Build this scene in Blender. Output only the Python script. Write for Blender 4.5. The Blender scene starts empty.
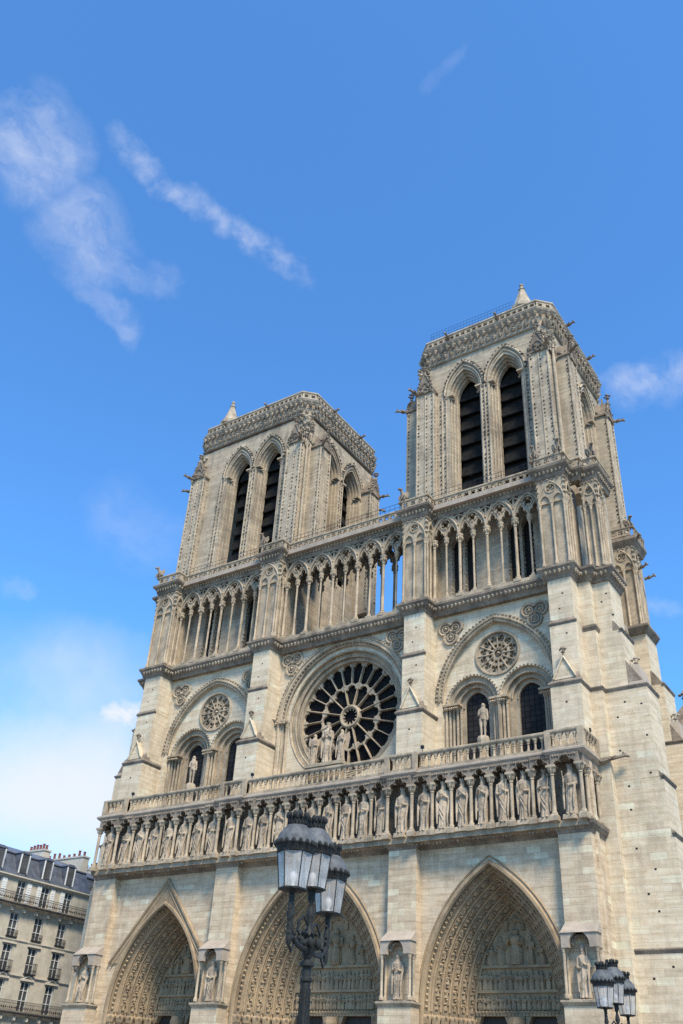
import bpy, math, random
from mathutils import Vector, Matrix
from mathutils.geometry import tessellate_polygon
PI = math.pi
scene = bpy.context.scene
COL = scene.collection
RND = random.Random(7)

# ------------------------------------------------------------------ mesh helpers
class MB:
    def __init__(s): s.v = []; s.f = []; s.m = []; s.k = 0
    def add(s, vs, fs, k=None):
        b = len(s.v); s.v += [tuple(p) for p in vs]
        for f in fs: s.f.append([b + i for i in f]); s.m.append(s.k if k is None else k)
    def box(s, x0, x1, y0, y1, z0, z1, k=None):
        vs = [(x, y, z) for z in (z0, z1) for y in (y0, y1) for x in (x0, x1)]
        s.add(vs, [(0, 2, 3, 1), (4, 5, 7, 6), (0, 1, 5, 4), (2, 6, 7, 3), (0, 4, 6, 2), (1, 3, 7, 5)], k)
    def hull(s, lo, hi, k=None):            # two equal rings of points, joined and capped
        n = len(lo); s.add(list(lo) + list(hi), [tuple(range(n - 1, -1, -1)), tuple(range(n, 2 * n))] + [(i, (i + 1) % n, n + (i + 1) % n, n + i) for i in range(n)], k)
    def block(s, x0, x1, y0, y1, z0, z1, i=.0, k=None):   # box whose top is inset by i
        s.hull([(x0, y0, z0), (x1, y0, z0), (x1, y1, z0), (x0, y1, z0)], [(x0 + i, y0 + i, z1), (x1 - i, y0 + i, z1), (x1 - i, y1 - i, z1), (x0 + i, y1 - i, z1)], k)
    def plate(s, outer, holes, d0, d1, mp, k=None, back=True):
        loops = [outer] + list(holes)
        tri = tessellate_polygon([[Vector((u, v, 0)) for u, v in l] for l in loops])
        flat = [p for l in loops for p in l]
        for d in ((d0, d1) if back else (d0,)):
            s.add([mp(u, v, d) for u, v in flat], tri, k)
        for l in loops:
            n = len(l)
            s.add([mp(u, v, d0) for u, v in l] + [mp(u, v, d1) for u, v in l], [(i, (i + 1) % n, n + (i + 1) % n, n + i) for i in range(n)], k)
    def tube(s, path, r, n=6, closed=False, k=None, cap=True):
        P = [Vector(p) for p in path]; N = len(P); R = r if isinstance(r, (list, tuple)) else [r] * N
        vs = []; up = None
        for i, p in enumerate(P):
            a = P[(i - 1) % N] if (closed or i > 0) else p; b = P[(i + 1) % N] if (closed or i < N - 1) else p
            t = (b - a)
            t = t.normalized() if t.length > 1e-9 else Vector((0, 0, 1))
            if up is None or abs(up.dot(t)) > .98:
                up = Vector((0, 0, 1)) if abs(t.z) < .9 else Vector((1, 0, 0))
            e = t.cross(up).normalized(); g = e.cross(t); up = g
            for j in range(n):
                w = 2 * PI * (j + .5) / n; vs.append(p + e * (math.cos(w) * R[i]) + g * (math.sin(w) * R[i]))
        fs = []
        for i in range(N if closed else N - 1):
            for j in range(n):
                a = i * n + j; b = i * n + (j + 1) % n; c = ((i + 1) % N) * n
                fs.append((a, b, c + (j + 1) % n, c + j))
        if not closed and cap: fs += [tuple(range(n - 1, -1, -1)), tuple(range((N - 1) * n, N * n))]
        s.add(vs, fs, k)
    def lathe(s, x, y, prof, n=10, sx=1, sy=1, k=None, ph=0):      # prof: (r, z)
        vs = []; fs = []; L = len(prof)
        for r, z in prof:
            for j in range(n): w = 2 * PI * (j + ph) / n; vs.append((x + r * sx * math.cos(w), y + r * sy * math.sin(w), z))
        for i in range(L - 1):
            for j in range(n): fs.append((i * n + j, i * n + (j + 1) % n, (i + 1) * n + (j + 1) % n, (i + 1) * n + j))
        fs += [tuple(range(n - 1, -1, -1)), tuple(range((L - 1) * n, L * n))]
        s.add(vs, fs, k)
    def lump(s, p, r, k=None, st=(1, 1, 1)):                       # a small knob of carved foliage
        x, y, z = p; vs = []
        for dx, dy, dz in ((1, 0, 0), (0, 1, 0), (-1, 0, 0), (0, -1, 0), (0, 0, 1), (0, 0, -1)):
            q = r * RND.uniform(.8, 1.2); vs.append((x + dx * q * st[0], y + dy * q * st[1], z + dz * q * st[2]))
        s.add(vs, [(0, 1, 4), (1, 2, 4), (2, 3, 4), (3, 0, 4), (1, 0, 5), (2, 1, 5), (3, 2, 5), (0, 3, 5)], k)
    def ball(s, p, r, k=None, st=(1, 1, 1)):
        vs = []; n = 7; q = 5
        for i in range(q + 1):
            t = -PI / 2 + PI * i / q
            for j in range(n): a = 2 * PI * j / n; vs.append((p[0] + st[0] * r * max(.05, math.cos(t)) * math.cos(a), p[1] + st[1] * r * max(.05, math.cos(t)) * math.sin(a), p[2] + st[2] * r * math.sin(t)))
        s.add(vs, [(i * n + j, i * n + (j + 1) % n, (i + 1) * n + (j + 1) % n, (i + 1) * n + j) for i in range(q) for j in range(n)] + [tuple(range(n - 1, -1, -1)), tuple(range(q * n, (q + 1) * n))], k)
    def figure(s, p, h, w, up, out, k=None, n=7):                   # a small relief figure standing along 'up', facing 'out'
        p = Vector(p); up = Vector(up).normalized(); out = Vector(out); out = (out - up * out.dot(up)).normalized(); e = out.cross(up)
        j = RND.uniform
        prof = [(.0, .42), (.12, .5 * j(.8, 1.15)), (.4, .42 * j(.8, 1.2)), (.55, .38 * j(.8, 1.1)), (.7, .52 * j(.9, 1.1)), (.8, .4), (.84, .17), (.9, .27), (.97, .22), (1., .05)]
        lean = j(-.12, .12); vs = []; fs = []
        for t, r in prof:
            c = p + up * (t * h) + e * (lean * w * t)
            for i in range(n):
                a = 2 * PI * i / n; q = r * w * (1 + .16 * math.sin(3 * a + lean * 30) * (t < .8)); vs.append(c + e * (math.cos(a) * q) + out * (math.sin(a) * q * .8))
        for i in range(len(prof) - 1):
            for a in range(n): fs.append((i * n + a, i * n + (a + 1) % n, (i + 1) * n + (a + 1) % n, (i + 1) * n + a))
        fs += [tuple(range(n - 1, -1, -1)), tuple(range((len(prof) - 1) * n, len(prof) * n))]
        s.add(vs, fs, k)
        # bent arms
        for sd in (-1, 1):
            sh = p + up * (.74 * h) + e * (sd * w * .48); el = p + up * (j(.52, .62) * h) + e * (sd * w * .6) + out * (.2 * w); ha = p + up * (j(.5, .72) * h) + e * (sd * w * j(.05, .4)) + out * (.5 * w)
            s.tube([sh, el, ha], [w * .16, w * .14, w * .09], 4, k=k)
    def sweep(s, pts, prof, closed=False, k=None):                  # profile (out, z) carried along a plan polyline, out = right of travel
        P = [Vector(p) for p in pts]; N = len(P); L = len(prof); vs = []
        for i in range(N):
            ns = []
            if closed or i > 0: d = (P[i] - P[i - 1]).normalized(); ns.append(Vector((d.y, -d.x)))
            if closed or i < N - 1: d = (P[(i + 1) % N] - P[i]).normalized(); ns.append(Vector((d.y, -d.x)))
            mt = ns[0] if len(ns) == 1 else (ns[0] + ns[1]) / max(.2, 1 + ns[0].dot(ns[1]))
            for o, z in prof: vs.append((P[i].x + mt.x * o, P[i].y + mt.y * o, z))
        fs = []
        for i in range(N if closed else N - 1):
            for j in range(L): a = i * L + j; b = i * L + (j + 1) % L; c = ((i + 1) % N) * L; fs.append((a, b, c + (j + 1) % L, c + j))
        if not closed: fs += [tuple(range(L)), tuple(range((N - 1) * L, N * L))[::-1]]
        s.add(vs, fs, k)
    def merge(s, o, fn=lambda p: p):
        b = len(s.v); s.v += [tuple(fn(p)) for p in o.v]; s.f += [[b + i for i in f] for f in o.f]; s.m += o.m
    def build(s, name, mats, parent=None, smooth=0, loc=None):
        me = bpy.data.meshes.new(name); me.from_pydata([tuple(p) for p in s.v], [], s.f)
        mats = mats if isinstance(mats, (list, tuple)) else [mats]
        for m in mats: me.materials.append(m)
        me.polygons.foreach_set('material_index', [min(i, len(mats) - 1) for i in s.m])
        me.validate()
        import bmesh
        bm = bmesh.new(); bm.from_mesh(me); bmesh.ops.recalc_face_normals(bm, faces=bm.faces); bm.to_mesh(me); bm.free()
        if smooth:
            me.polygons.foreach_set('use_smooth', [True] * len(me.polygons)); me.set_sharp_from_angle(angle=math.radians(smooth))
        o = bpy.data.objects.new(name, me); COL.objects.link(o)
        if parent: o.parent = parent
        if loc: o.location = loc
        return o

XZ = lambda u, v, d: (u, d, v)
def at(o, **kw): return o
def tag(o, label=None, cat=None, group=None, kind=None):
    if label: o['label'] = label
    if cat: o['category'] = cat
    if group: o['group'] = group
    if kind: o['kind'] = kind
    return o
def empty(name, loc, rz=0, **kw):
    o = bpy.data.objects.new(name, None); o.empty_display_size = .3; COL.objects.link(o); o.location = loc; o.rotation_euler.z = rz
    return o
def copy(o, parent=None, loc=None, rz=None):
    c = o.copy(); COL.objects.link(c)
    if parent: c.parent = parent
    if loc is not None: c.location = loc
    if rz is not None: c.rotation_euler.z = rz
    return c
def copy_tree(o, parent=None):
    c = copy(o, parent)
    for ch in list(o.children): copy_tree(ch, c)
    return c
def arch(cx, w, zs, h, n=10):               # pointed arch, left spring to right spring
    R = (w * w + h * h) / (2 * w); c = R - w; a1 = math.atan2(h, -c) if c > 0 else PI / 2
    a1 = PI - math.atan2(h, c) if c > 1e-6 else PI / 2
    L = []
    for i in range(n + 1):
        a = PI + (a1 - PI) * i / n; L.append((cx + c + R * math.cos(a), zs + R * math.sin(a)))
    return L + [(2 * cx - x, z) for x, z in L[-2::-1]]
def door_shape(cx, w, zb, zs, h, n=10): return [(cx - w, zb)] + arch(cx, w, zs, h, n) + [(cx + w, zb)]
def circle(cx, cz, r, n=32): return [(cx + r * math.cos(2 * PI * i / n), cz + r * math.sin(2 * PI * i / n)) for i in range(n)]
def foils(cx, cz, r, k, n=6, rot=PI / 2, q=.56):   # k-lobed opening
    out = []
    for j in range(k):
        a = rot + 2 * PI * j / k; c = (cx + (1 - q) * r * math.cos(a), cz + (1 - q) * r * math.sin(a)); sp = PI / 2 + PI / k * .55
        for i in range(n + 1): b = a - sp + 2 * sp * i / n; out.append((c[0] + q * r * math.cos(b), c[1] + q * r * math.sin(b)))
    return out
def walk(path, step, start=0.0):            # points and tangents every 'step' along a polyline
    out = []; need = start
    for a, b in zip(path, path[1:]):
        a = Vector(a); b = Vector(b); L = (b - a).length
        while need <= L and L > 1e-9: out.append((a + (b - a) * (need / L), (b - a) / L)); need += step
        need -= L
    return out
def beads(m, path, step, r, k=None, off=(0, 0, 0), st=(1, 1, 1)):
    for p, t in walk(path, step, step * .5):
        if RND.random() < .9: m.lump(p + Vector(off) + t * RND.uniform(-.07, .07), r * RND.uniform(.65, 1.3), k, st)
def shaft(m, x, y, z0, z1, r=.1, n=6, base=.18, cap=.3, k=None):   # colonnette with base and leafy capital
    m.lathe(x, y, [(r * 1.8, z0), (r * 1.8, z0 + base * .5), (r * 1.25, z0 + base), (r, z0 + base * 1.1), (r, z1 - cap), (r * 1.25, z1 - cap * .98), (r * 1.1, z1 - cap * .85), (r * 1.9, z1 - cap * .2), (r * 2.1, z1 - cap * .18), (r * 2.1, z1)], n, k=k)

# ------------------------------------------------------------------ materials
def new_mat(name):
    m = bpy.data.materials.new(name); m.use_nodes = True; nt = m.node_tree; b = nt.nodes['Principled BSDF']
    return m, nt, b
class NT:
    def __init__(s, nt): s.nt = nt
    def n(s, t, **kw):
        o = s.nt.nodes.new(t)
        for k, v in kw.items():
            if k.startswith('i_'): o.inputs[k[2:].replace('_', ' ')].default_value = v
            else: setattr(o, k, v)
        return o
    def l(s, a, b): s.nt.links.new(a, b)
    def math(s, op, a, b=None, c=None, clamp=False):
        o = s.n('ShaderNodeMath', operation=op, use_clamp=clamp)
        for i, q in enumerate((a, b, c)):
            if q is None: continue
            if isinstance(q, (int, float)): o.inputs[i].default_value = q
            else: s.l(q, o.inputs[i])
        return o.outputs[0]
    def mix(s, fac, a, b, mode='MIX'):
        o = s.n('ShaderNodeMix', data_type='RGBA', blend_type=mode)
        for i, q in ((0, fac), (6, a), (7, b)):
            if isinstance(q, (int, float)): o.inputs[i].default_value = q
            elif isinstance(q, tuple): o.inputs[i].default_value = (*q, 1) if len(q) == 3 else q
            else: s.l(q, o.inputs[i])
        return o.outputs[2]
    def noise(s, vec, scale, det=4, rough=.55, mapping=None):
        if mapping:
            mp = s.n('ShaderNodeMapping'); mp.inputs['Scale'].default_value = mapping; s.l(vec, mp.inputs[0]); vec = mp.outputs[0]
        o = s.n('ShaderNodeTexNoise', i_Scale=scale, i_Detail=det, i_Roughness=rough); s.l(vec, o.inputs['Vector']); return o.outputs[0]
    def ramp(s, fac, *stops):
        o = s.n('ShaderNodeValToRGB'); cr = o.color_ramp
        while len(cr.elements) < len(stops): cr.elements.new(.5)
        for e, (p, c) in zip(cr.elements, stops): e.position = p; e.color = (*c, 1) if isinstance(c, tuple) else (c, c, c, 1)
        s.l(fac, o.inputs[0]); return o.outputs[0]
def stone(name, c1, c2, grime, amount=.5, blocks=True, pale=.12, streak=.5, bw=.95, bh=.42, bump=.35, offset=0.):
    m, nt, b = new_mat(name); g = NT(nt)
    geo = g.n('ShaderNodeNewGeometry'); pos = geo.outputs['Position']
    sep = g.n('ShaderNodeSeparateXYZ'); g.l(pos, sep.inputs[0]); sn = g.n('ShaderNodeSeparateXYZ'); g.l(geo.outputs['True Normal'], sn.inputs[0])
    side = g.math('GREATER_THAN', g.math('ABSOLUTE', sn.outputs[0]), g.math('ABSOLUTE', sn.outputs[1]))
    u = g.math('ADD', g.math('MULTIPLY', sep.outputs[0], g.math('SUBTRACT', 1., side)), g.math('MULTIPLY', sep.outputs[1], side))
    big = g.noise(pos, .16, 3); mid = g.noise(pos, .9, 5, .6); fine = g.noise(pos, 7., 5, .65)
    col = g.mix(g.ramp(mid, (.3, 0.), (.7, 1.)), c1, c2)
    hgt = fine
    if blocks:
        cv = g.n('ShaderNodeCombineXYZ'); g.l(u, cv.inputs[0]); g.l(g.math('ADD', sep.outputs[2], offset), cv.inputs[1])
        br = g.n('ShaderNodeTexBrick', offset=.5, squash=1.); g.l(cv.outputs[0], br.inputs['Vector'])
        for k, v in (('Color1', (0, 0, 0, 1)), ('Color2', (1, 1, 1, 1)), ('Mortar', (.5, .5, .5, 1)), ('Scale', 1.), ('Mortar Size', .012), ('Mortar Smooth', .3), ('Bias', 0.), ('Brick Width', bw), ('Row Height', bh)): br.inputs[k].default_value = v
        rv = br.outputs['Color']
        # some blocks renewed (paler), some darker
        col = g.mix(g.ramp(rv, (.0, .38), (.3, 0.), (.78, 0.)), col, tuple(x * .66 for x in c1))
        pm = g.math('MULTIPLY', g.ramp(rv, (.8, 0.), (.9, 1.)), g.ramp(big, (.42, 0.), (.6, 1.)))
        col = g.mix(g.math('MULTIPLY', pm, pale * 4), col, tuple(min(.62, x * 1.25) for x in c2))
        col = g.mix(g.math('MULTIPLY', br.outputs['Fac'], .45), col, tuple(x * .55 for x in c1))
        col = g.mix(.55, col, g.ramp(g.noise(pos, 1., 4, .65, (.4, .4, 4.6)), (.3, .22), (.7, .85)), 'SOFT_LIGHT')   # weathered courses
        hgt = g.math('ADD', g.math('MULTIPLY', fine, .5), g.math('MULTIPLY', br.outputs['Fac'], -.7))
    st = g.noise(pos, 1.6, 5, .6, (1., 1., .16))
    sm = g.ramp(g.math('ADD', g.math('MULTIPLY', st, .7), g.math('MULTIPLY', big, .45)), (.56, 0.), (.74, 1.))
    col = g.mix(g.math('MULTIPLY', sm, streak), col, grime)
    gm = g.ramp(g.math('ADD', g.math('MULTIPLY', mid, .55), g.math('MULTIPLY', fine, .45)), (.5 - .18 * amount, 0.), (.72 - .2 * amount, 1.))
    col = g.mix(g.math('MULTIPLY', gm, amount), col, grime)
    col = g.mix(.6, col, g.ramp(g.math('ADD', g.math('MULTIPLY', fine, .6), g.math('MULTIPLY', g.noise(pos, 2.6, 6, .7), .4)), (.3, .2), (.7, .92)), 'SOFT_LIGHT')
    g.l(col, b.inputs['Base Color']); b.inputs['Roughness'].default_value = .92; b.inputs['Specular IOR Level'].default_value = .2
    bp = g.n('ShaderNodeBump', i_Strength=bump, i_Distance=.06); g.l(hgt, bp.inputs['Height']); g.l(bp.outputs[0], b.inputs['Normal'])
    return m
def plain(name, c, rough=.6, metal=0., var=.25, scale=6., spec=.4):
    m, nt, b = new_mat(name); g = NT(nt); geo = g.n('ShaderNodeTexCoord'); nz = g.noise(geo.outputs['Object'], scale, 5, .6)
    g.l(g.mix(g.ramp(nz, (.3, 0.), (.7, 1.)), tuple(x * (1 - var) for x in c), tuple(min(1, x * (1 + var)) for x in c)), b.inputs['Base Color'])
    b.inputs['Roughness'].default_value = rough; b.inputs['Metallic'].default_value = metal; b.inputs['Specular IOR Level'].default_value = spec
    return m
S_LOW = stone('ashlar_lower', (0.428, 0.320, 0.207), (0.568, 0.448, 0.310), (0.179, 0.141, 0.102), .36, True, .24, .4)
S_MID = stone('ashlar_upper', (0.507, 0.400, 0.273), (0.620, 0.523, 0.372), (0.223, 0.177, 0.129), .4, True, .12, .36, 1.1, .46, offset=.13)
S_TOW = stone('ashlar_tower', (0.401, 0.320, 0.223), (0.545, 0.448, 0.325), (0.126, 0.101, 0.076), .62, True, .08, .6, .8, .4)
S_ORN = stone('carved_stone', (0.423, 0.330, 0.227), (0.568, 0.459, 0.325), (0.105, 0.085, 0.061), .7, False, streak=.65)
S_DRK = stone('weathered_and_shade_stone', (0.289, 0.230, 0.171), (0.412, 0.336, 0.253), (0.074, 0.060, 0.047), .8, False, streak=.6, bump=.6)  # grimy stone; also stands in for shade behind the kings and on the rear arcade
S_DRM = stone('sooty_leaf_cornice', (0.368, 0.299, 0.223), (0.479, 0.394, 0.295), (0.105, 0.087, 0.066), .65, False, streak=.5, bump=.6)
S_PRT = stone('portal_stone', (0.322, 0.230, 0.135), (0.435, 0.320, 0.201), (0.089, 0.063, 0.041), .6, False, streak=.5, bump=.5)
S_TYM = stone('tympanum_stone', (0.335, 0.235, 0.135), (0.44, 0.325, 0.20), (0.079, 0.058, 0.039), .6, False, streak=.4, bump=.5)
S_STA = stone('statue_stone', (0.423, 0.330, 0.232), (0.579, 0.469, 0.341), (0.105, 0.078, 0.054), .7, False, streak=.6, bump=.3)
S_TOP = stone('lead_capped_stone', (0.334, 0.272, 0.212), (0.456, 0.379, 0.300), (0.126, 0.101, 0.078), .55, False, streak=.3)
SOOT = stone('sooty_crocket', (.12, .105, .085), (.2, .175, .145), (.04, .036, .03), .6, False)
HOLE = plain('cavity_shade', (.012, .011, .010), .95)  # near-black colour standing in for the shade inside openings
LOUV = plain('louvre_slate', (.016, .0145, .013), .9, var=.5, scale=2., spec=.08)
OAK = plain('dark_oak', (.03, .022, .016), .6)
IRON = plain('black_iron', (.02, .021, .024), .45, .3, .5, 20.)
LEAD = plain('roof_lead', (.13, .14, .155), .6, .2)
def glass_mat(name, c, grid, rough=.25, spec=.15):
    m, nt, b = new_mat(name); g = NT(nt); geo = g.n('ShaderNodeNewGeometry'); sep = g.n('ShaderNodeSeparateXYZ'); g.l(geo.outputs['Position'], sep.inputs[0])
    vz = g.n('ShaderNodeCombineXYZ'); g.l(sep.outputs[0], vz.inputs[0]); g.l(sep.outputs[2], vz.inputs[1])
    br = g.n('ShaderNodeTexBrick', offset=0.); g.l(vz.outputs[0], br.inputs['Vector'])
    for k, v in (('Color1', (*c, 1)), ('Color2', (c[0] * 1.7, c[1] * 1.6, c[2] * 1.5, 1)), ('Mortar', (.006, .006, .006, 1)), ('Scale', 1.), ('Mortar Size', .03), ('Brick Width', grid), ('Row Height', grid)): br.inputs[k].default_value = v
    g.l(br.outputs['Color'], b.inputs['Base Color']); b.inputs['Roughness'].default_value = rough; b.inputs['Specular IOR Level'].default_value = spec
    bp = g.n('ShaderNodeBump', i_Strength=.25, i_Distance=.05); g.l(g.noise(geo.outputs['Position'], 3., 2), bp.inputs['Height']); g.l(bp.outputs[0], b.inputs['Normal'])
    return m
GLS = glass_mat('leaded_glass', (.018, .017, .018), .42, .65, .08)
GLR = glass_mat('rose_glass', (.011, .010, .010), .3, .7, .06)
# ------------------------------------------------------------------ the cathedral
CATH = tag(empty('cathedral', (0, 8, 0)), 'pale limestone gothic cathedral front with two square bell towers and a rose window', 'cathedral')
APART = ('drip_course', 'cornice', 'niche_column', 'pedestal', 'jamb', 'putlog_hole', 'lancet', 'tower_floor', 'aisle', 'pier', 'statue_pedestal')
def pieces(m):
    """the separate bodies of a mesh; small carved knobs stay with the body nearest to them"""
    par = list(range(len(m.v)))
    def root(i):
        while par[i] != i: par[i] = par[par[i]]; i = par[i]
        return i
    for f in m.f:
        a = root(f[0])
        for i in f[1:]: par[root(i)] = a
    grp = {}
    for k, f in enumerate(m.f): grp.setdefault(root(f[0]), []).append(k)
    box = {}
    for r, fs in grp.items():
        P = [m.v[i] for k in fs for i in m.f[k]]; lo = [min(p[d] for p in P) for d in range(3)]; hi = [max(p[d] for p in P) for d in range(3)]; box[r] = (lo, hi, sum((hi[d] - lo[d]) ** 2 for d in range(3)) ** .5)
    big = [r for r in box if box[r][2] > .45 * max(b[2] for b in box.values())]
    gap = lambda a, b: sum(max(0, a[0][d] - b[1][d], b[0][d] - a[1][d]) ** 2 for d in range(3))
    own = {r: r for r in big}
    for i, a in enumerate(big):                               # bodies that touch belong together
        for b in big[:i]:
            if own[a] != own[b] and gap(box[a], box[b]) < 1e-4:
                x, y = own[a], own[b]
                for r in own: own[r] = y if own[r] == x else own[r]
    out = {}
    for r, fs in grp.items():
        t = own[r] if r in own else own[min(big, key=lambda b: gap(box[r], box[b]))]
        out.setdefault(t, []).extend(fs)
    res = []
    for fs in out.values():
        q = MB(); mp = {}
        for k in fs:
            for i in m.f[k]:
                if i not in mp: mp[i] = len(q.v); q.v.append(m.v[i])
            q.f.append([mp[i] for i in m.f[k]]); q.m.append(m.m[k])
        res.append(q)
    return res
def part(m, name, mats, parent=CATH, smooth=0):
    first = None
    for q in (pieces(m) if name in APART else [m]):
        o = q.build(name, mats, None, smooth); o.parent = parent
        o.matrix_parent_inverse = Matrix.Translation(-world_loc(parent)); first = first or o
    return first
def world_loc(o):
    v = Vector((0, 0, 0))
    while o: v += o.location + o.matrix_parent_inverse.to_translation(); o = o.parent
    return v
def pcopy(o, dx=0, dy=0, dz=0):
    c = copy(o, o.parent); c.location = Vector(o.location) + Vector((dx, dy, dz)); return c

BX = [-20.89, -7.68, 7.84, 20.12]
YL, YM, YA, YT = .65, 3.0, 2.4, 4.0
BAYL = [(-19.8, -8.76), (-6.6, 6.77), (8.92, 19.05)]
CN, CC, CS = -14.2, 0.05, 14.0                              # bay centres
RED = (4, 8)

# -- main masses behind the front
m = MB(); m.box(-21.3, 20.5, 5.6, 17.2, 0, 35.6); part(m, 'tower_base', S_MID)
m = MB(); m.box(-9, 9, 17.3, 62, 0, 33); m.hull([(-9.4, 17.4, 33), (9.4, 17.4, 33), (0, 17.4, 43)], [(-9.4, 62, 33), (9.4, 62, 33), (0, 62, 43)], 1); part(m, 'nave', [S_MID, LEAD])
m = MB(); m.box(-20, -9.1, 17.3, 60, 0, 17); m.box(9.1, 20, 17.3, 60, 0, 17); part(m, 'aisle', [S_MID, LEAD])

# -- lower front wall with the three portal openings
PORT = [dict(c=CN, w=4.55, h=7.5, zs=7.15, iw=2.75, ih=5.6, n=4), dict(c=CC, w=6.25, h=9.35, zs=7.15, iw=3.6, ih=7.1, n=5), dict(c=CS, w=4.95, h=8.45, zs=7.15, iw=2.95, ih=6.3, n=5)]
outer = [(-22.1, 21.4), (-22.1, 0)]
for p in PORT: outer += door_shape(p['c'], p['w'], 0, p['zs'], p['h'], 14)
outer += [(21.3, 0), (21.3, 21.4)]
m = MB(); m.plate(outer, [], YL, 1.15, XZ); part(m, 'front_wall', S_LOW)

def relief_row(m, x0, x1, z, h, y, w, jit=.15):
    x = x0 + w * .5
    while x < x1 - w * .3:
        m.figure((x, y, z), h * RND.uniform(.82, 1.), w * 1.02, (0, 0, 1), (RND.uniform(-.3, .3), -1, 0)); x += w * RND.uniform(.8, 1.1)
for pi_, p in enumerate(PORT):
    c, w, h, zs, iw, ih, n = (p[k] for k in ('c', 'w', 'h', 'zs', 'iw', 'ih', 'n'))
    # outer moulding
    m = MB(); path = [(x, YL - .06, z) for x, z in arch(c, w + .02, zs, h + .03, 16)]
    m.tube([(c - w - .02, YL - .06, 0)] + path + [(c + w + .02, YL - .06, 0)], .17, 6)
    m.tube([(x, YL - .02, z) for x, z in arch(c, w + .3, zs, h + .42, 16)], .07, 5)
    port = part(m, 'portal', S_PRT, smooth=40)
    Y0, Y1 = YL + .1, 4.1
    for i in range(n + 1):
        t0, t1 = i / (n + 1), (i + 1) / (n + 1)
        wa, wb = w + (iw - w) * t0, w + (iw - w) * t1; ha, hb = h + (ih - h) * t0, h + (ih - h) * t1; ya = Y0 + (Y1 - Y0) * t0; yb = Y0 + (Y1 - Y0) * t1
        m = MB(); A = arch(c, wa, zs, ha, 14); B = arch(c, wb, zs, hb, 14)
        # slanted soffit between the two arches, then a roll on its inner edge
        N = len(A); m.add([(x, ya, z) for x, z in A] + [(x, yb, z) for x, z in B] + [(x, yb + .3, z) for x, z in B], [(k, k + 1, N + k + 1, N + k) for k in range(N - 1)] + [(N + k, N + k + 1, 2 * N + k + 1, 2 * N + k) for k in range(N - 1)])
        m.tube([(x, yb - .02, z) for x, z in B], .1, 5); m.tube([(x, ya + .12, z) for x, z in arch(c, wa - .12, zs, ha - .12, 14)], .05, 4)
        mx, mh, my = (wa + wb) / 2, (ha + hb) / 2, (ya + yb) / 2
        P3 = [(x, my, z) for x, z in arch(c, mx, zs, mh, 14)]
        half = len(P3) // 2 + 1
        if i == 0:
            for side in (P3[:half], P3[half - 1:][::-1]):
                for q, t in walk(side, .34, .2): m.lump(q + Vector((0, -.1, 0)), .13, st=(1, 1.2, 1.3))
        else:
            fh = .74
            for side in (P3[:half], P3[half - 1:][::-1]):
                for q, t in walk(side[:-1] if True else side, fh, .1):
                    inw = Vector((c - q.x, -1.4, zs - 2 - q.z)).normalized()
                    m.figure(q + inw * .02, fh * .8, fh * .42, t, inw)
                    e = q + t * fh * .9 + inw * .14; m.lump(e, .13, st=(1.2, 1, .7))
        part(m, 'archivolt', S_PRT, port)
        # stepped jamb with canopies over the heads of the jamb figures
        m = MB()
        for sd in (-1, 1):
            m.box(*sorted((c + sd * wb, c + sd * (wa + .25))), ya + .02, yb + .3, 0, zs - .02)
            shaft(m, c + sd * (mx + .02), my - .12, .4, zs - .75, .13, 7, .25, .45)
            xx, yy = c + sd * mx, my - .14
            m.lathe(xx, yy, [(.14, zs - .8), (.3, zs - .72), (.36, zs - .42), (.36, zs - .34), (.25, zs - .2), (.3, zs - .02)], 7)
            for a in range(5): m.lump((xx + .36 * math.cos(a * 1.26 + .5), yy + .36 * math.sin(a * 1.26 + .5), zs - .3), .13, st=(.8, .8, 1.4))
        part(m, 'jamb', S_PRT, port)
    # tympanum
    yt = Y1 + .12
    m = MB(); sh = arch(c, iw + .05, zs + .25, ih - .2, 14)
    m.plate(sh, [], yt, yt + .5, XZ)
    zr = [zs + .35, zs + 1.42, zs + 2.85] if pi_ != 1 else [zs + .4, zs + 1.6, zs + 3.15]
    for k, z in enumerate(zr[1:]): m.box(c - iw * .97, c + iw * .97, yt - .2, yt + .1, z - .12, z + .05)
    for k in range(2):
        hh = zr[k + 1] - zr[k] - .2; relief_row(m, c - iw * .95, c + iw * .95, zr[k], hh, yt - .06, .33 if k == 0 else .37)
    z2 = zr[2] + .06; top = zs + ih
    m.figure((c, yt - .12, z2), (top - z2) * .62, .9, (0, 0, 1), (0, -1, 0), n=10)
    for sd in (-1, 1):
        m.figure((c + sd * iw * .36, yt - .08, z2), (top - z2) * .5, .52, (0, 0, 1), (-sd * .4, -1, 0)); m.figure((c + sd * iw * .63, yt - .08, z2), (top - z2) * .34, .5, (-sd * .15, 0, 1), (-sd * .6, -1, 0))
        m.figure((c + sd * iw * .2, yt - .06, z2 + (top - z2) * .6), (top - z2) * .22, .36, (0, 0, 1), (0, -1, 0))
    m.tube([(x, yt - .05, z) for x, z in arch(c, iw * .78, z2, (top - z2) * .8, 10)], .09, 5); m.lump((c, yt - .1, top - .7), .3)
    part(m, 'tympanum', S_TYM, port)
    # lintel with a row of little canopies, doors, trumeau
    m = MB(); m.box(c - iw - .1, c + iw + .1, yt - .25, yt + .5, zs - .0, zs + .28)
    for x, _ in walk([(c - iw, 0, 0), (c + iw, 0, 0)], .24, .12): m.lump((x.x, yt - .27, zs + .2), .12, st=(.9, 1, 1.3))
    part(m, 'lintel', S_TYM, port)
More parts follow.
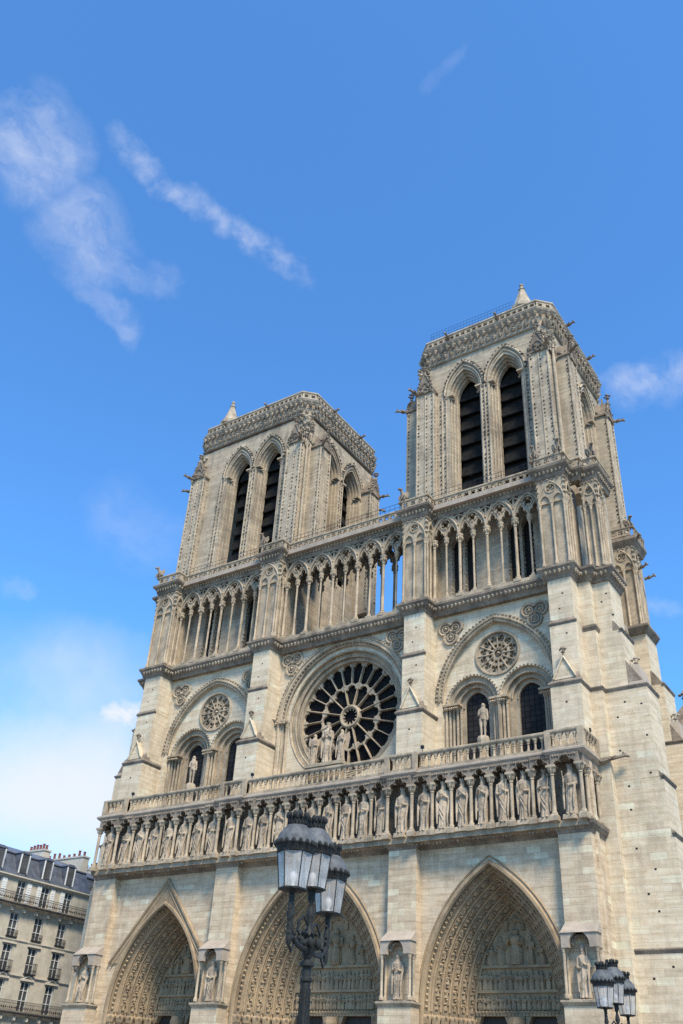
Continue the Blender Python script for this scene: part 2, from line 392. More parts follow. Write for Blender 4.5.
    m = MB(); m.block(c - .5, c + .5, yt - .35, yt + .4, 0, zs - .02); m.lathe(c, yt - .45, [(.3, zs - 1.2), (.5, zs - .9), (.55, zs - .45), (.45, zs - .1)], 8); m.figure((c, yt - .5, 2.6), 3., .7, (0, 0, 1), (0, -1, 0)); part(m, 'trumeau', S_TYM, port)
    for sd in (-1, 1):
        m = MB(); x0, x1 = sorted((c + sd * .52, c + sd * iw * .98)); m.box(x0, x1, yt + .25, yt + .4, 0, zs - .02)
        for k in range(5): xx = x0 + (x1 - x0) * (k + .5) / 5; m.box(xx - .03, xx + .03, yt + .2, yt + .26, .2, zs - .4)
        part(m, 'door', OAK, port)
        m = MB(); q = -1 if sd > 0 else 1    # rounded corbels in the door heads
        for xx, s2 in ((x0, 1), (x1, -1)): m.hull([(xx, yt - .2, zs), (xx, yt - .2, zs - .6), (xx + s2 * .18, yt - .2, zs - .5), (xx + s2 * .4, yt - .2, zs)], [(xx, yt + .24, zs), (xx, yt + .24, zs - .6), (xx + s2 * .18, yt + .24, zs - .5), (xx + s2 * .4, yt + .24, zs)])
        part(m, 'corbel', S_TYM, port)
    if pi_ == 0:                                             # shallow gable over the left portal
        ga = (CN + .03, 16.34); gl = (CN - 5.12, 10.45); gr = (CN + 5.05, 10.45)
        m = MB(); inner = arch(c, w + .02, zs, h + .03, 16); cut = [q for q in inner if q[1] > 10.45]
        m.plate([gl, ga, gr] + [(cut[-1][0], 10.45)] + cut[::-1] + [(cut[0][0], 10.45)], [], YL - .1, YL + .05, XZ)
        for a, b in ((gl, ga), (gr, ga)):
            m.tube([(a[0], YL - .12, a[1]), (b[0], YL - .12, b[1] + .1)], .13, 6); d = Vector((b[0] - a[0], 0, b[1] - a[1])).normalized(); o = Vector((-d.z, 0, d.x)) * (-.34 if a is gl else .34)
            m.tube([Vector((a[0], YL - .1, a[1])) + o, Vector((b[0], YL - .1, b[1])) + o * .9], .06, 5)
        part(m, 'gable', S_PRT, port)

# -- four front buttresses with statue niches, drip courses and gablets
def gablet(m, x, y, z, w, h, d):
    m.hull([(x - w, y, z), (x + w, y, z), (x, y, z + h)], [(x - w, y + d, z), (x + w, y + d, z), (x, y + d, z + h)])
    for s in (-1, 1): m.tube([(x + s * (w + .02), y - .06, z + .05), (x, y - .06, z + h + .04)], .075, 5)
def finial(m, x, y, z, s=1.):
    m.lathe(x, y, [(.09 * s, z - .15), (.07 * s, z + .3 * s), (.16 * s, z + .36 * s), (.07 * s, z + .44 * s), (.06 * s, z + .6 * s), (.12 * s, z + .68 * s), (.02 * s, z + .85 * s)], 6)
    for dx, dy in ((1, 0), (-1, 0), (0, 1), (0, -1)): m.lump((x + dx * .2 * s, y + dy * .2 * s, z + .58 * s), .12 * s)
WDX = [.1, 0, 0, -.02]
BUT = []
for i, c in enumerate(BX):
    wl = 1.075 + WDX[i]; m = MB(); yb = 3.2 if i in (0, 3) else YL + .3
    m.box(c - wl, c + wl, 0, yb, 0, 17); m.box(c - wl - .12, c + wl + .12, -.75, .3, 0, 7.2)
    b = part(m, 'buttress', S_LOW); BUT.append(b)
    m = MB(); wg = 1.1 + WDX[i]; m.box(c - wg, c + wg, .7, 5.6, 21.7, 26.95)
    part(m, 'buttress_stage', S_MID, b)
    m = MB(); wu = .99 + WDX[i]; m.box(c - wu, c + wu, 1.2, 5.6, 27., 31.75); m.box(c - wu + .05, c + wu - .05, 1.32, 5.6, 31.8, 35.7); part(m, 'buttress_stage', S_MID, b)
    m = MB(); P = [(c - wg, 3.3), (c - wg, .7), (c + wg, .7), (c + wg, 3.3)]
    m.sweep(P, [(-.25, 26.75), (0., 26.75), (.13, 26.95), (.13, 27.03), (-.25, 27.4)]); m.hull([(c - wg, .7, 27), (c + wg, .7, 27), (c + wg, 1.6, 27), (c - wg, 1.6, 27)], [(c - wg + .2, 1.25, 27.9), (c + wg - .2, 1.25, 27.9), (c + wg - .2, 1.6, 27.9), (c - wg + .2, 1.6, 27.9)])
    P = [(c - wu, 3.2), (c - wu, 1.2), (c + wu, 1.2), (c + wu, 3.2)] if False else [(c - wu, 1.32), (c - wu, 1.2), (c + wu, 1.2), (c + wu, 1.32)]
    m.sweep(P, [(-.2, 31.6), (0., 31.6), (.1, 31.75), (.1, 31.82), (-.16, 32.15), (-.2, 32.15)]); part(m, 'drip_course', S_DRK, b)
    m = MB(); gablet(m, c, .78, 27.3, .78, 1.6, .9); part(m, 'gablet', S_MID, b)
    m = MB(); finial(m, c, .8, 28.9, 1.); part(m, 'finial', S_DRK, b)
    # niche
    m = MB(); m.sweep([(c - wl - .1, .3), (c - wl - .1, -.75), (c + wl + .1, -.75), (c + wl + .1, .3)], [(-.6, 7.2), (.0, 7.2), (.16, 7.4), (.16, 7.5), (-.6, 7.6)]); m.box(c - wl, c + wl, -.6, .2, 7.2, 7.58); part(m, 'niche_ledge', S_ORN, b)
    m = MB()
    for s in (-1, 1):
        for y in (-.62, -.12): shaft(m, c + s * (wl - .05), y, 7.6, 10.25, .09, 7, .25, .3)
    part(m, 'niche_column', S_ORN, b, 40)
    m = MB(); hole = [(c - .62, 10.2), (c - .62, 10.35)] + arch(c, .62, 10.35, .7, 6)[1:-1] + [(c + .62, 10.35), (c + .62, 10.2)]
    m.plate([(c - wl - .03, 11.), (c - wl - .03, 10.2)] + hole + [(c + wl + .03, 10.2), (c + wl + .03, 11.)], [], -.78, -.5, XZ); m.box(c - wl, c + wl, -.5, 0, 11.02, 11.08)
    for s in (-1, 1): m.box(*sorted((c + s * (wl + .03), c + s * (wl - .2))), -.5, 0, 10.2, 11.)
    m.hull([(c - wl - .1, -.85, 10.98), (c + wl + .1, -.85, 10.98), (c + wl + .1, .05, 10.98), (c - wl - .1, .05, 10.98)], [(c - wl - .02, -.8, 11.05), (c + wl + .02, -.8, 11.05), (c + wl + .02, .05, 11.65), (c - wl - .02, .05, 11.65)])
    part(m, 'niche_canopy', S_TOP, b)
    m = MB()
    for k in range(8): a = PI * k / 7; m.lump((c + .5 * math.cos(a), -.45, 10.45 + .42 * math.sin(a)), .15)
    part(m, 'niche_foliage', S_DRK, b)

# -- corner pilasters and side buttresses
def side_buttress(sx, y0, y1, xs, steps, xin, drips):
    """sx: +1 south, -1 north; steps = list of (z0, z1, xout)"""
    X = lambda x: x if sx > 0 else -x - .72
    def bx(m, xa, xb, *a): m.box(*sorted((X(xa), X(xb))), *a)
    m = MB()
    for z0, z1, xo in steps: bx(m, xin, xo, y0 + (.06 if z0 > 27 else 0), y1, z0, z1 - .01)
    b = part(m, 'side_buttress', S_MID)
    m = MB()
    for (z0, z1, xo), nx in zip(steps, steps[1:]):
        P = [(X(xs), y0), (X(xo), y0), (X(xo), y1)] if z1 in drips else [(X(xo - .1), y0), (X(xo), y0), (X(xo), y1)]; P = P if sx > 0 else P[::-1]; d = xo - nx[2]
        m.sweep(P, [(-.3, z1 - .2), (0., z1 - .2), (.12, z1), (.12, z1 + .06), (-.3, z1 + .3)])
        if d > .2: m.hull([(X(xo), y0, z1), (X(xo), y1, z1), (X(nx[2] - .1), y1, z1), (X(nx[2] - .1), y0, z1)], [(X(nx[2] + .02), y0 + .05, z1 + d * 1.6), (X(nx[2] + .02), y1 - .05, z1 + d * 1.6), (X(nx[2] - .1), y1 - .05, z1 + d * 1.6), (X(nx[2] - .1), y0 + .05, z1 + d * 1.6)])
    part(m, 'drip_course', S_DRK, b)
    return b, X
SB = []
for sx in (1, -1):
    SW, X = side_buttress(sx, 3.2, 5.8, 22., [(0, 10.5, 25.6), (10.5, 17., 25.35), (17., 20.6, 25.15), (20.6, 26.95, 24.9), (26.95, 31.3, 23.68), (31.3, 36.4, 23.2)], 20.9, (10.5, 26.95))
    SE, X = side_buttress(sx, 14.2, 17., 20., [(0, 12, 25.), (12, 20., 24.6), (20., 26.6, 24.2), (26.6, 31.4, 23.3), (31.4, 36.2, 22.5)], 20.2, (26.6,))
    SB.append((sx, SW, SE, X))
    m = MB(); m.box(*sorted((X(20.9), X(22.04))), 2.5, 5.7, 0, 31.55); m.box(*sorted((X(20.9), X(21.95))), 2.62, 5.7, 31.6, 36.4)
    cp = part(m, 'corner_pilaster', S_MID)
    m = MB(); P = [(X(21.2), 2.5), (X(22.04), 2.5), (X(22.04), 3.4)]; P = P if sx > 0 else P[::-1]
    m.sweep(P, [(-.2, 31.3), (0, 31.3), (.13, 31.55), (.13, 31.7), (-.2, 31.95)]); m.sweep(P, [(-.2, 26.72), (0, 26.72), (.13, 26.94), (.13, 27.0), (-.2, 27.2)]); part(m, 'drip_course', S_DRK, cp)
    m = MB(); m.hull([(X(23.72), 3.15, 26.98), (X(24.8), 3.15, 26.98), (X(24.8), 5.6, 26.98), (X(23.72), 5.6, 26.98)], [(X(23.72), 3.5, 28.6), (X(24.45), 3.5, 28.6), (X(24.45), 5.2, 28.6), (X(23.72), 5.2, 28.6)]); finial(m, X(24.1), 4.3, 28.6, 1.2); part(m, 'gablet', S_TOP, SW)
    m = MB(); m.hull([(X(23.32), 14.2, 26.62), (X(24.1), 14.2, 26.62), (X(24.1), 17, 26.62), (X(23.32), 17, 26.62)], [(X(23.32), 14.5, 28.3), (X(23.9), 14.5, 28.3), (X(23.9), 16.7, 28.3), (X(23.32), 16.7, 28.3)]); finial(m, X(23.6), 15., 28.2, 1.3); part(m, 'gablet', S_TOP, SE)
    # pinnacled nave buttresses farther back along the flank
    for yy, zt in ((21., 29.5), (28., 29.5), (35., 29.5)):
        m = MB(); m.box(*sorted((X(19.5), X(24.3))), yy, yy + 2., 0, zt - 6); m.box(*sorted((X(20.5), X(23.4))), yy + .1, yy + 1.9, zt - 6, zt); nb = part(m, 'side_buttress', S_MID)
        m = MB(); x0, x1 = sorted((X(20.4), X(23.5))); m.box(x0, x1, yy, yy + 2., zt - .02, zt + .25); m.hull([(x0 + .2, yy + .1, zt + .25), (x1 - .1, yy + .1, zt + .25), (x1 - .1, yy + 1.9, zt + .25), (x0 + .2, yy + 1.9, zt + .25)], [(X(22.9) - .1, yy + .9, zt + 3), (X(22.9) + .1, yy + .9, zt + 3), (X(22.9) + .1, yy + 1.1, zt + 3), (X(22.9) - .1, yy + 1.1, zt + 3)]); finial(m, X(22.9), yy + 1., zt + 3., 1.5); part(m, 'pinnacle', S_DRK, nb)
# putlog holes: dark boxes just proud of the wall, painting the shade inside
m = MB()
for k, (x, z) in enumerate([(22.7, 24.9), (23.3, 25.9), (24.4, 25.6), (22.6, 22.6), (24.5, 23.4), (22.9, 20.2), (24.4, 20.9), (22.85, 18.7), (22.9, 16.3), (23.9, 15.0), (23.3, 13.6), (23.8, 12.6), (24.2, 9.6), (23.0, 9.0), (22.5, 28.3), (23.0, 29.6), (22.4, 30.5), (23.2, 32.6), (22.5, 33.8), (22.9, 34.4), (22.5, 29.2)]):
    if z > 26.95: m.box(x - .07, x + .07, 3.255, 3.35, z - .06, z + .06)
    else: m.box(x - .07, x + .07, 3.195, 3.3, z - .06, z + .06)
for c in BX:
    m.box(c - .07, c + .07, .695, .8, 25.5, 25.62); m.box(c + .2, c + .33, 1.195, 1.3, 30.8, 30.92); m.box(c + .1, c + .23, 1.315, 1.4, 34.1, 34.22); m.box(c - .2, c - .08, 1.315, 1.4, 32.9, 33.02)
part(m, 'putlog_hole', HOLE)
# ------------------------------------------------------------------ gallery of kings
def front_plan(yw, yb, hw, xe=None, ye=3.3, d0=0, d1=0):
    """plan line along the front, stepping out round each buttress; ends return along the flanks"""
    P = []
    for i, c in enumerate(BX):
        w = hw + WDX[i]
        P += [(c - w, ye if i == 0 else yw), (c - w, yb), (c + w, yb), (c + w, ye if i == 3 else yw)]
    return P
GP = front_plan(-.2, -.45, 1.28, ye=2.45)
GAL = None
m = MB(); m.sweep(front_plan(YL, 0, 1.09, ye=2.45), [(-.3, 16.75), (.02, 16.75), (.07, 16.9), (.18, 17.0), (.32, 17.2), (.37, 17.42), (-.3, 17.5)])
beads(m, [(x, -.28, 16.93) for x in (-19.7, -8.8)], .3, .1); beads(m, [(x, -.28, 16.93) for x in (-6.5, 6.7)], .3, .1); beads(m, [(x, -.28, 16.93) for x in (9., 19.)], .3, .1)
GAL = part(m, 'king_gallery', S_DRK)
m = MB(); m.box(-22., 21.2, -.42, YL + .2, 17.1, 17.47); part(m, 'gallery_floor', S_ORN, GAL)
KX = []                                                     # column positions, then the kings between them
edges = [(-21.95, -19.75), (-8.6, -6.62), (6.92, 8.88), (19.2, 21.1)]
cols = []
for (a, b), nb in zip(edges, (7, 9, 7, 0)): 
    cols += [(a, -.6), (b, -.6)]
    if nb:
        nxt = edges[edges.index((a, b)) + 1][0]
        for k in range(1, nb): cols.append((b + (nxt - b) * k / nb, -.36))
side_cols = [(21.12, .35), (21.12, 1.3), (21.12, 2.2), (-21.97, .4), (-21.97, 1.3), (-21.97, 2.2)]
m = MB(); m.block(-.26, .26, -.26, .26, 0, .3, .0); m.block(-.24, .24, -.24, .24, .3, .42, .06); m.lathe(0, 0, [(.2, .4), (.2, .5), (.15, .56), (.125, .62), (.12, 2.85), (.16, 2.87), (.13, 2.95), (.22, 3.15), (.3, 3.3), (.3, 3.36)], 10)
m.box(-.3, .3, -.3, .3, 3.34, 3.5)
for a in range(8): m.lump((.2 * math.cos(a * PI / 4), .2 * math.sin(a * PI / 4), 3.16), .1, st=(.8, .8, 1.3))
col0 = part(m, 'column', S_ORN, GAL, 40); first = True
for x, y in cols + side_cols:
    if first: col0.location = Vector((x, y, 17.4)); first = False
    else: c = copy(col0, GAL, (x, y, 17.4))
m = MB(); m.box(-21.6, 20.9, YL - .03, YL + .1, 17.5, 21.4); part(m, 'niche_shade_panel', S_DRK, GAL)  # dark panel added to paint the shade behind the kings
# trefoil canopies between the columns
m = MB(); sc = sorted(cols)
for (xa, ya), (xb, yb) in zip(sc, sc[1:]):
    c = (xa + xb) / 2; w = (xb - xa) / 2 - .16; w = min(w, .75); y = (ya + yb) / 2; zs = 20.75
    tre = [(c - w, zs), (c - w, zs + .1)] + [(c - w + .42 * w * (1 - math.cos(t * PI / 8)) , zs + .1 + .3 * math.sin(t * PI / 8)) for t in range(1, 6)] + [(c - .38 * w, zs + .3)] + [(c - .5 * w * math.cos(t * PI / 8), zs + .32 + .42 * math.sin(t * PI / 8)) for t in range(0, 9)] + [(c + .38 * w, zs + .3)] + [(c + w - .42 * w * (1 - math.cos(t * PI / 8)), zs + .1 + .3 * math.sin(t * PI / 8)) for t in range(5, 0, -1)] + [(c + w, zs + .1), (c + w, zs)]
    m.plate([(xa, 21.62), (xa, zs)] + tre + [(xb, zs), (xb, 21.62)], [], y - .2, y + .15, XZ)
    m.tube([(px, y - .22, pz) for px, pz in tre], .05, 4)
    for t in range(9): m.lump((c - w + 2 * w * t / 8, y - .22, 21.42), .1)
for xx in (21.14, -22.0): m.box(xx - .15, xx + .15, -.5, 2.45, 20.88, 21.6)
part(m, 'canopy', S_DRK, GAL)
m = MB(); m.sweep(front_plan(-.3, -.55, 1.12, ye=2.45), [(-.9, 21.5), (.05, 21.5), (.22, 21.62), (.34, 21.74), (.34, 21.86), (.05, 22.0), (-.9, 22.02)])
m.box(-22, 21.2, -.2, 3.3, 21.45, 21.9); part(m, 'gallery_cornice', S_TOP, GAL)
# balustrade over the kings
bp = front_plan(-.12, -.3, 1.15, ye=2.4)
m = MB(); m.sweep(bp, [(-.16, 21.98), (.16, 21.98), (.16, 22.2), (-.16, 22.22)]); m.sweep(bp, [(-.15, 23.12), (.15, 23.12), (.19, 23.2), (.19, 23.3), (.1, 23.36), (-.17, 23.36)])
BAL = part(m, 'balustrade', S_ORN)
m = MB(); m.lathe(0, 0, [(.13, 0), (.13, .1), (.075, .16), (.07, .5), (.11, .54), (.085, .6), (.15, .72), (.15, .76)], 8)
m.hull([(-.13, -.1, .76), (.13, -.1, .76), (.13, .1, .76), (-.13, .1, .76)], [(-.26, -.1, .95), (.26, -.1, .95), (.26, .1, .95), (-.26, .1, .95)])
ba0 = part(m, 'baluster', S_ORN, BAL, 40); nb = 0
for p, t in walk([(x, y, 0) for x, y in bp], .5, .25):
    if nb == 0: ba0.location = (p.x, p.y, 22.2)
    elif nb < 99: copy(ba0, BAL, (p.x, p.y, 22.2))
    nb += 1
m = MB()
for x, y in bp: m.box(x - .2, x + .2, y - .2, y + .2, 21.99, 23.3)
part(m, 'pedestal', S_ORN, BAL)
# gargoyle helper: a spout beast
def gargoyle(m, p, d, L=1.3, r=.16):
    p = Vector(p); d = Vector(d).normalized(); up = Vector((0, 0, 1))
    m.tube([p, p + d * L * .35 + up * .05, p + d * L * .7 + up * .1, p + d * L * .86 + up * .17, p + d * L], [r * 1.3, r, r * .75, r * 1.05, r * .45], 6)
    e = d.cross(up)
    for s in (-1, 1): m.lump(p + d * L * .8 + up * (.17 + r) + e * s * r * .6, r * .5); m.tube([p + d * L * .3 + e * s * r, p + d * L * .55 + e * s * r * 2. + up * .12], [r * .6, r * .2], 4)
m = MB(); gargoyle(m, (21.5, 2.2, 21.75), (.96, .3, .12), 1.9, .15); part(m, 'gargoyle', S_DRK, GAL)

# ------------------------------------------------------------------ rose storey
arcs = {}
outer = [(-22., 35.6), (-22., 21.8), (21.2, 21.8), (21.2, 35.6)]
U = [(CC - 6.15, 21.85), (CC - 6.15, 29.1)] + [(CC + 6.15 * math.cos(PI - PI * i / 32), 29.1 + 6.15 * math.sin(PI - PI * i / 32)) for i in range(1, 32)] + [(CC + 6.15, 29.1), (CC + 6.15, 21.85)]
AW, AH, AS = 4.62, 6., 28.2
bays = [(CN, 4.95), (CS, AW)]
holes = [U] + [door_shape(c, w, 21.86, AS, AH, 14) for c, w in bays]
m = MB(); m.plate(outer, holes, YM, YM + .42, XZ); part(m, 'rose_storey_wall', S_MID)
def dogtooth(m, path, step, r): 
    for q, t in walk(path, step, step * .5): m.lump(q, r, st=(1, 1.2, 1))
m = MB(); RO = lambda r, y, a0=0., a1=PI, n=40: [(CC + r * math.cos(a0 + (a1 - a0) * i / n), y, 29.1 + r * math.sin(a0 + (a1 - a0) * i / n)) for i in range(n + 1)]
for r, y, tr in ((6.5, YM - .04, .09), (6.2, YM, .12), (5.98, YM + .2, .1)): m.tube(RO(r, y), tr, 6)
dogtooth(m, RO(6.62, YM - .05), .36, .14); dogtooth(m, RO(6.08, YM + .05), .36, .12)
for s in (-1, 1):
    for k, (dx, dy) in enumerate(((6.35, -.08), (6.05, .12), (5.75, .3))):
        shaft(m, CC + s * dx, YM + dy, 22, 29.15, .11, 7, .3, .5)
    m.box(*sorted((CC + s * 5.6, CC + s * 6.75)), YM - .22, YM + .3, 29.1, 29.28)
    for k in range(7): m.lump((CC + s * (5.65 + .16 * k), YM - .2, 28.95), .13)
    m.lump((CC + s * 6.72, YM - .3, 29.3), .24)
ROSE = part(m, 'rose_window', S_ORN, smooth=40)
def ringplate(m, r0, r1, y0, y1, n=48): m.plate(circle(CC, 29.1, r0, n), [circle(CC, 29.1, r1, n)], y0, y1, XZ)
m = MB(); o2 = [(CC - 6.14, 21.9)] + U[1:-1] + [(CC + 6.14, 21.9)]
m.plate(o2, [circle(CC, 29.1, 5.55, 48)], YM + .4, YM + .75, XZ); part(m, 'reveal', S_MID, ROSE)
m = MB(); ringplate(m, 5.6, 5.2, YM + .72, YM + 1.05); ringplate(m, 5.25, 4.78, YM + 1.0, YM + 1.6)
for r, y, tr in ((5.5, YM + .42, .08), (5.16, YM + .78, .1), (4.86, YM + 1.04, .09)): m.tube(RO(r, y, 0, 2 * PI, 64)[:-1], tr, 5, closed=True)
part(m, 'archivolt', S_ORN, ROSE, 40)
# tracery: 24 outer and 12 inner petals
def petal(r0, r1, n, k, s, pin=.0, rot=0.):
    a = 2 * PI * k / n + rot; h = lambda r: max(.03, r * math.tan(PI / n) - s); w = h(r1 - .35); pts = []
    prof = [(r0 - pin, 0)] if pin else []
    prof += [(r0, h(r0)), (r1 - w * 1.1, h(r1 - w * 1.1)), (r1 - w * .85, w * .98), (r1 - w * .68, w * .82), (r1 - w * .64, w * .62), (r1 - w * .4, w * .64), (r1 - w * .14, w * .42), (r1, 0)]
    L = [(r, -q) for r, q in prof] + [(r, q) for r, q in prof[::-1] if q > 1e-6]
    if not pin: pass
    return [(CC + r * math.cos(a) - q * math.sin(a), 29.1 + r * math.sin(a) + q * math.cos(a)) for r, q in L]
m = MB(); holes = [petal(2.98, 4.8, 24, k, .042, .16, PI / 24) for k in range(24)] + [petal(1.02, 2.8, 12, k, .045, 0, 0) for k in range(12)] + [circle(CC, 29.1, .7, 20)]
m.plate(circle(CC, 29.1, 4.9, 72), holes, YM + 1.32, YM + 1.56, XZ)
for k in range(24):
    a = 2 * PI * k / 24; r0 = 2.75 if k % 2 else 1.05
    m.tube([(CC + r * math.cos(a), YM + 1.3, 29.1 + r * math.sin(a)) for r in (2.78, 4.68)], .05, 5)
for k in range(12):
    a = 2 * PI * (k + .5) / 12; m.tube([(CC + r * math.cos(a), YM + 1.3, 29.1 + r * math.sin(a)) for r in (1.0, 2.75)], .05, 5)
m.tube(RO(.86, YM + 1.28, 0, 2 * PI, 32)[:-1], .11, 6, closed=True)
for k in range(12): a = 2 * PI * k / 12; m.tube([(CC + r * math.cos(a), YM + 1.36, 29.1 + r * math.sin(a)) for r in (.74, .5)], [.09, .03], 5)
part(m, 'tracery', S_ORN, ROSE, 40)
m = MB(); m.plate(circle(CC, 29.1, 4.92, 48), [], YM + 1.62, YM + 1.68, XZ); part(m, 'stained_glass', GLR, ROSE)
# twin windows of the side bays
for bi, (c, w) in enumerate(bays):
    m = MB(); P = [(x, YM - .05, z) for x, z in arch(c, w + .22, AS, AH + .25, 18)]; m.tube(P, .11, 6); m.tube([(x, YM + .02, z) for x, z in arch(c, w - .02, AS, AH - .02, 18)], .09, 5)
    dogtooth(m, [(x, YM - .06, z) for x, z in arch(c, w + .46, AS, AH + .5, 18)], .34, .13); dogtooth(m, [(x, YM - .0, z) for x, z in arch(c, w + .1, AS, AH + .1, 18)], .3, .1)
    bay = part(m, 'twin_window', S_ORN, smooth=40)
    o = w * .49; wc = [c - o + .05, c + o - .05]; ow = o - .02
    H = [[(x, z) for x, z in door_shape(q, ow - .12, 21.95, 27.85, ow + .0, 12)] for q in wc] + [circle(c, 31.55, 1.72, 40)]
    m = MB(); m.plate([(c - w - .02, 21.9)] + arch(c, w - .0, AS, AH, 14) + [(c + w + .02, 21.9)], H, YM + .38, YM + .66, XZ); part(m, 'tympanum', S_MID, bay)
    for q in wc:
        m = MB(); prev = ow - .1
        for k in range(3):
            wi = ow - .12 - (k + 1) * (ow - .12 - .98) / 3; yk = YM + .64 + .26 * k
            m.plate(door_shape(q, prev + .1, 21.92, 27.85, prev + .1, 12), [door_shape(q, wi, 21.94, 27.85, wi + .1 * k, 12)], yk, yk + .3, XZ)
            m.tube([(x, yk - .03, z) for x, z in arch(q, wi + .06, 27.85, wi + .1 * k + .05, 12)], .07, 5); prev = wi
        dogtooth(m, [(x, YM + .36, z) for x, z in arch(q, ow - .02, 27.85, ow + .08, 14)], .3, .09)
        part(m, 'archivolt', S_ORN, bay, 40)
        m = MB(); m.plate(door_shape(q, 1.15, 21.93, 27.85, 1.35, 10), [], YM + 1.34, YM + 1.4, XZ); part(m, 'leaded_glass', GLS, bay)
    m = MB()                                                  # clustered shafts with a leafy capital band
    for q, xs in ((c - w, [k * .24 for k in range(1, 6)]), (c + w, [-k * .24 for k in range(1, 6)]), (c, [-.52, -.27, 0, .27, .52])):
        for k, dx in enumerate(xs):
            yy = YM + .3 + .14 * (k if q != c else abs(k - 2)); shaft(m, q + dx, yy, 21.95, 27.9, .1 if not (q == c and k == 2) else .17, 7, .35, .5)
        xa, xb = sorted((q + xs[0], q + xs[-1])); m.box(xa - .22, xb + .22, YM + .08, YM + .7, 27.84, 28.0)
        for k in range(int((xb - xa) / .15) + 2): m.lump((xa - .1 + .15 * k, YM + .12, 27.62), .12)
    part(m, 'pier', S_ORN, bay, 40)
    m = MB(); Y = YM + .36                                    # blind traceried roundel
    m.tube([(c + 1.78 * math.cos(a * PI / 24), Y, 31.55 + 1.78 * math.sin(a * PI / 24)) for a in range(48)], .11, 6, closed=True)
    hl = []
    for k in range(12):
        a = 2 * PI * k / 12 + PI / 12; hl.append(foils(c + 1.24 * math.cos(a), 31.55 + 1.24 * math.sin(a), .31, 3, 5, a, .62))
    m.plate(circle(c, 31.55, 1.74, 40), hl + [circle(c, 31.55, .32, 16)] + [circle(c + .68 * math.cos(2 * PI * (k + .5) / 12), 31.55 + .68 * math.sin(2 * PI * (k + .5) / 12), .13, 10) for k in range(12)], Y + .12, Y + .34, XZ); m.plate(circle(c, 31.55, 1.74, 40), [], Y + .36, Y + .46, XZ)
    m.lump((c, Y + .2, 31.55), .22)
    for k in range(12): a = 2 * PI * k / 12; m.tube([(c + r * math.cos(a), Y + .1, 31.55 + r * math.sin(a)) for r in (.42, 1.7)], .055, 5)
    part(m, 'roundel', S_ORN, bay, 40)
# trefoil medallions in the spandrels
for x, z, r in ((CN - 4.25, 33.9, 1.12), (CN + 4.25, 33.9, 1.12), (CC - 5.5, 34.45, 1.15), (CC + 5.25, 34.45, 1.15), (CS - 3.75, 34., 1.12), (CS + 3.4, 34., 1.12)):
    m = MB(); f = foils(x, z, r, 3, 7, -PI / 2, .5); m.tube([(u, YM - .06, v) for u, v in f], .13, 5, closed=True)
    m.plate(f, [], YM - .015, YM + .1, XZ, k=1)
    for k in range(3): a = -PI / 2 + 2 * PI * k / 3; m.tube([(x + .45 * r * math.cos(a) + .3 * math.cos(b * PI / 6), YM - .05, z + .45 * r * math.sin(a) + .3 * math.sin(b * PI / 6)) for b in range(12)], .06, 4, closed=True); m.lump((x + .45 * r * math.cos(a), YM - .05, z + .45 * r * math.sin(a)), .2)
    m.lump((x, YM - .06, z), .24); part(m, 'medallion', [S_ORN, S_DRK])
# cornice below the great arcade
def plan_full(yw, yb, hw, ys, xo, y2=6.):
    P = front_plan(yw, yb, hw, ye=2.55)
    return [(-xo - .72, y2), (-xo - .72, ys), (-22.75, ys), (-22.75, 2.55)] + P + [(22.03, 2.55), (22.03, ys), (xo, ys), (xo, y2)]
m = MB(); cp_ = plan_full(2.62, 1.3, .98, 3.15, 23.25)
m.sweep(cp_, [(-.4, 35.4), (.03, 35.4), (.1, 35.6), (.3, 35.85), (.42, 36.1), (.52, 36.2), (.52, 36.38), (-.4, 36.7)])
for a, b in zip(cp_, cp_[1:]):
    d = Vector((b[0] - a[0], b[1] - a[1])); L = d.length; d.normalize(); nn = Vector((d.y, -d.x))
    for k in range(int(L / .36) + 1): q = Vector(a) + d * (.1 + .36 * k) + nn * .34; m.lump((q.x, q.y, 35.93), .16, 1, st=(1, 1, 1.3))
part(m, 'great_cornice', [S_DRK, S_ORN])
m = MB(); m.box(-22., 21.2, 2.35, 17.3, 36.05, 36.6); part(m, 'gallery_terrace', S_TOP)
# ------------------------------------------------------------------ great arcade
m = MB(); m.lathe(0, 0, [(.2, 0), (.2, .25), (.16, .3), (.17, .4), (.105, .46), (.09, .5), (.083, 5.), (.13, 5.02), (.1, 5.12), (.15, 5.4), (.22, 5.6), (.24, 5.68), (.24, 5.8)], 8); m.box(-.24, .24, -.24, .24, -.1, .16)
for a in range(6): m.lump((.17 * math.cos(a * PI / 3), .17 * math.sin(a * PI / 3), 5.4), .1, st=(.8, .8, 1.4))
COL_THIN = m
m = MB(); m.lathe(0, 0, [(.27, 0), (.27, .25), (.21, .32), (.22, .42), (.15, .5), (.13, .54), (.122, 5.), (.17, 5.02), (.14, 5.12), (.2, 5.4), (.29, 5.62), (.31, 5.7), (.31, 5.8)], 10); m.box(-.31, .31, -.31, .31, -.1, .16)
for a in range(8): m.lump((.25 * math.cos(a * PI / 4), .25 * math.sin(a * PI / 4), 5.4), .12, st=(.8, .8, 1.4))
COL_THICK = m
Z0, ZC, ZT = 36.65, 42.4, 44.7
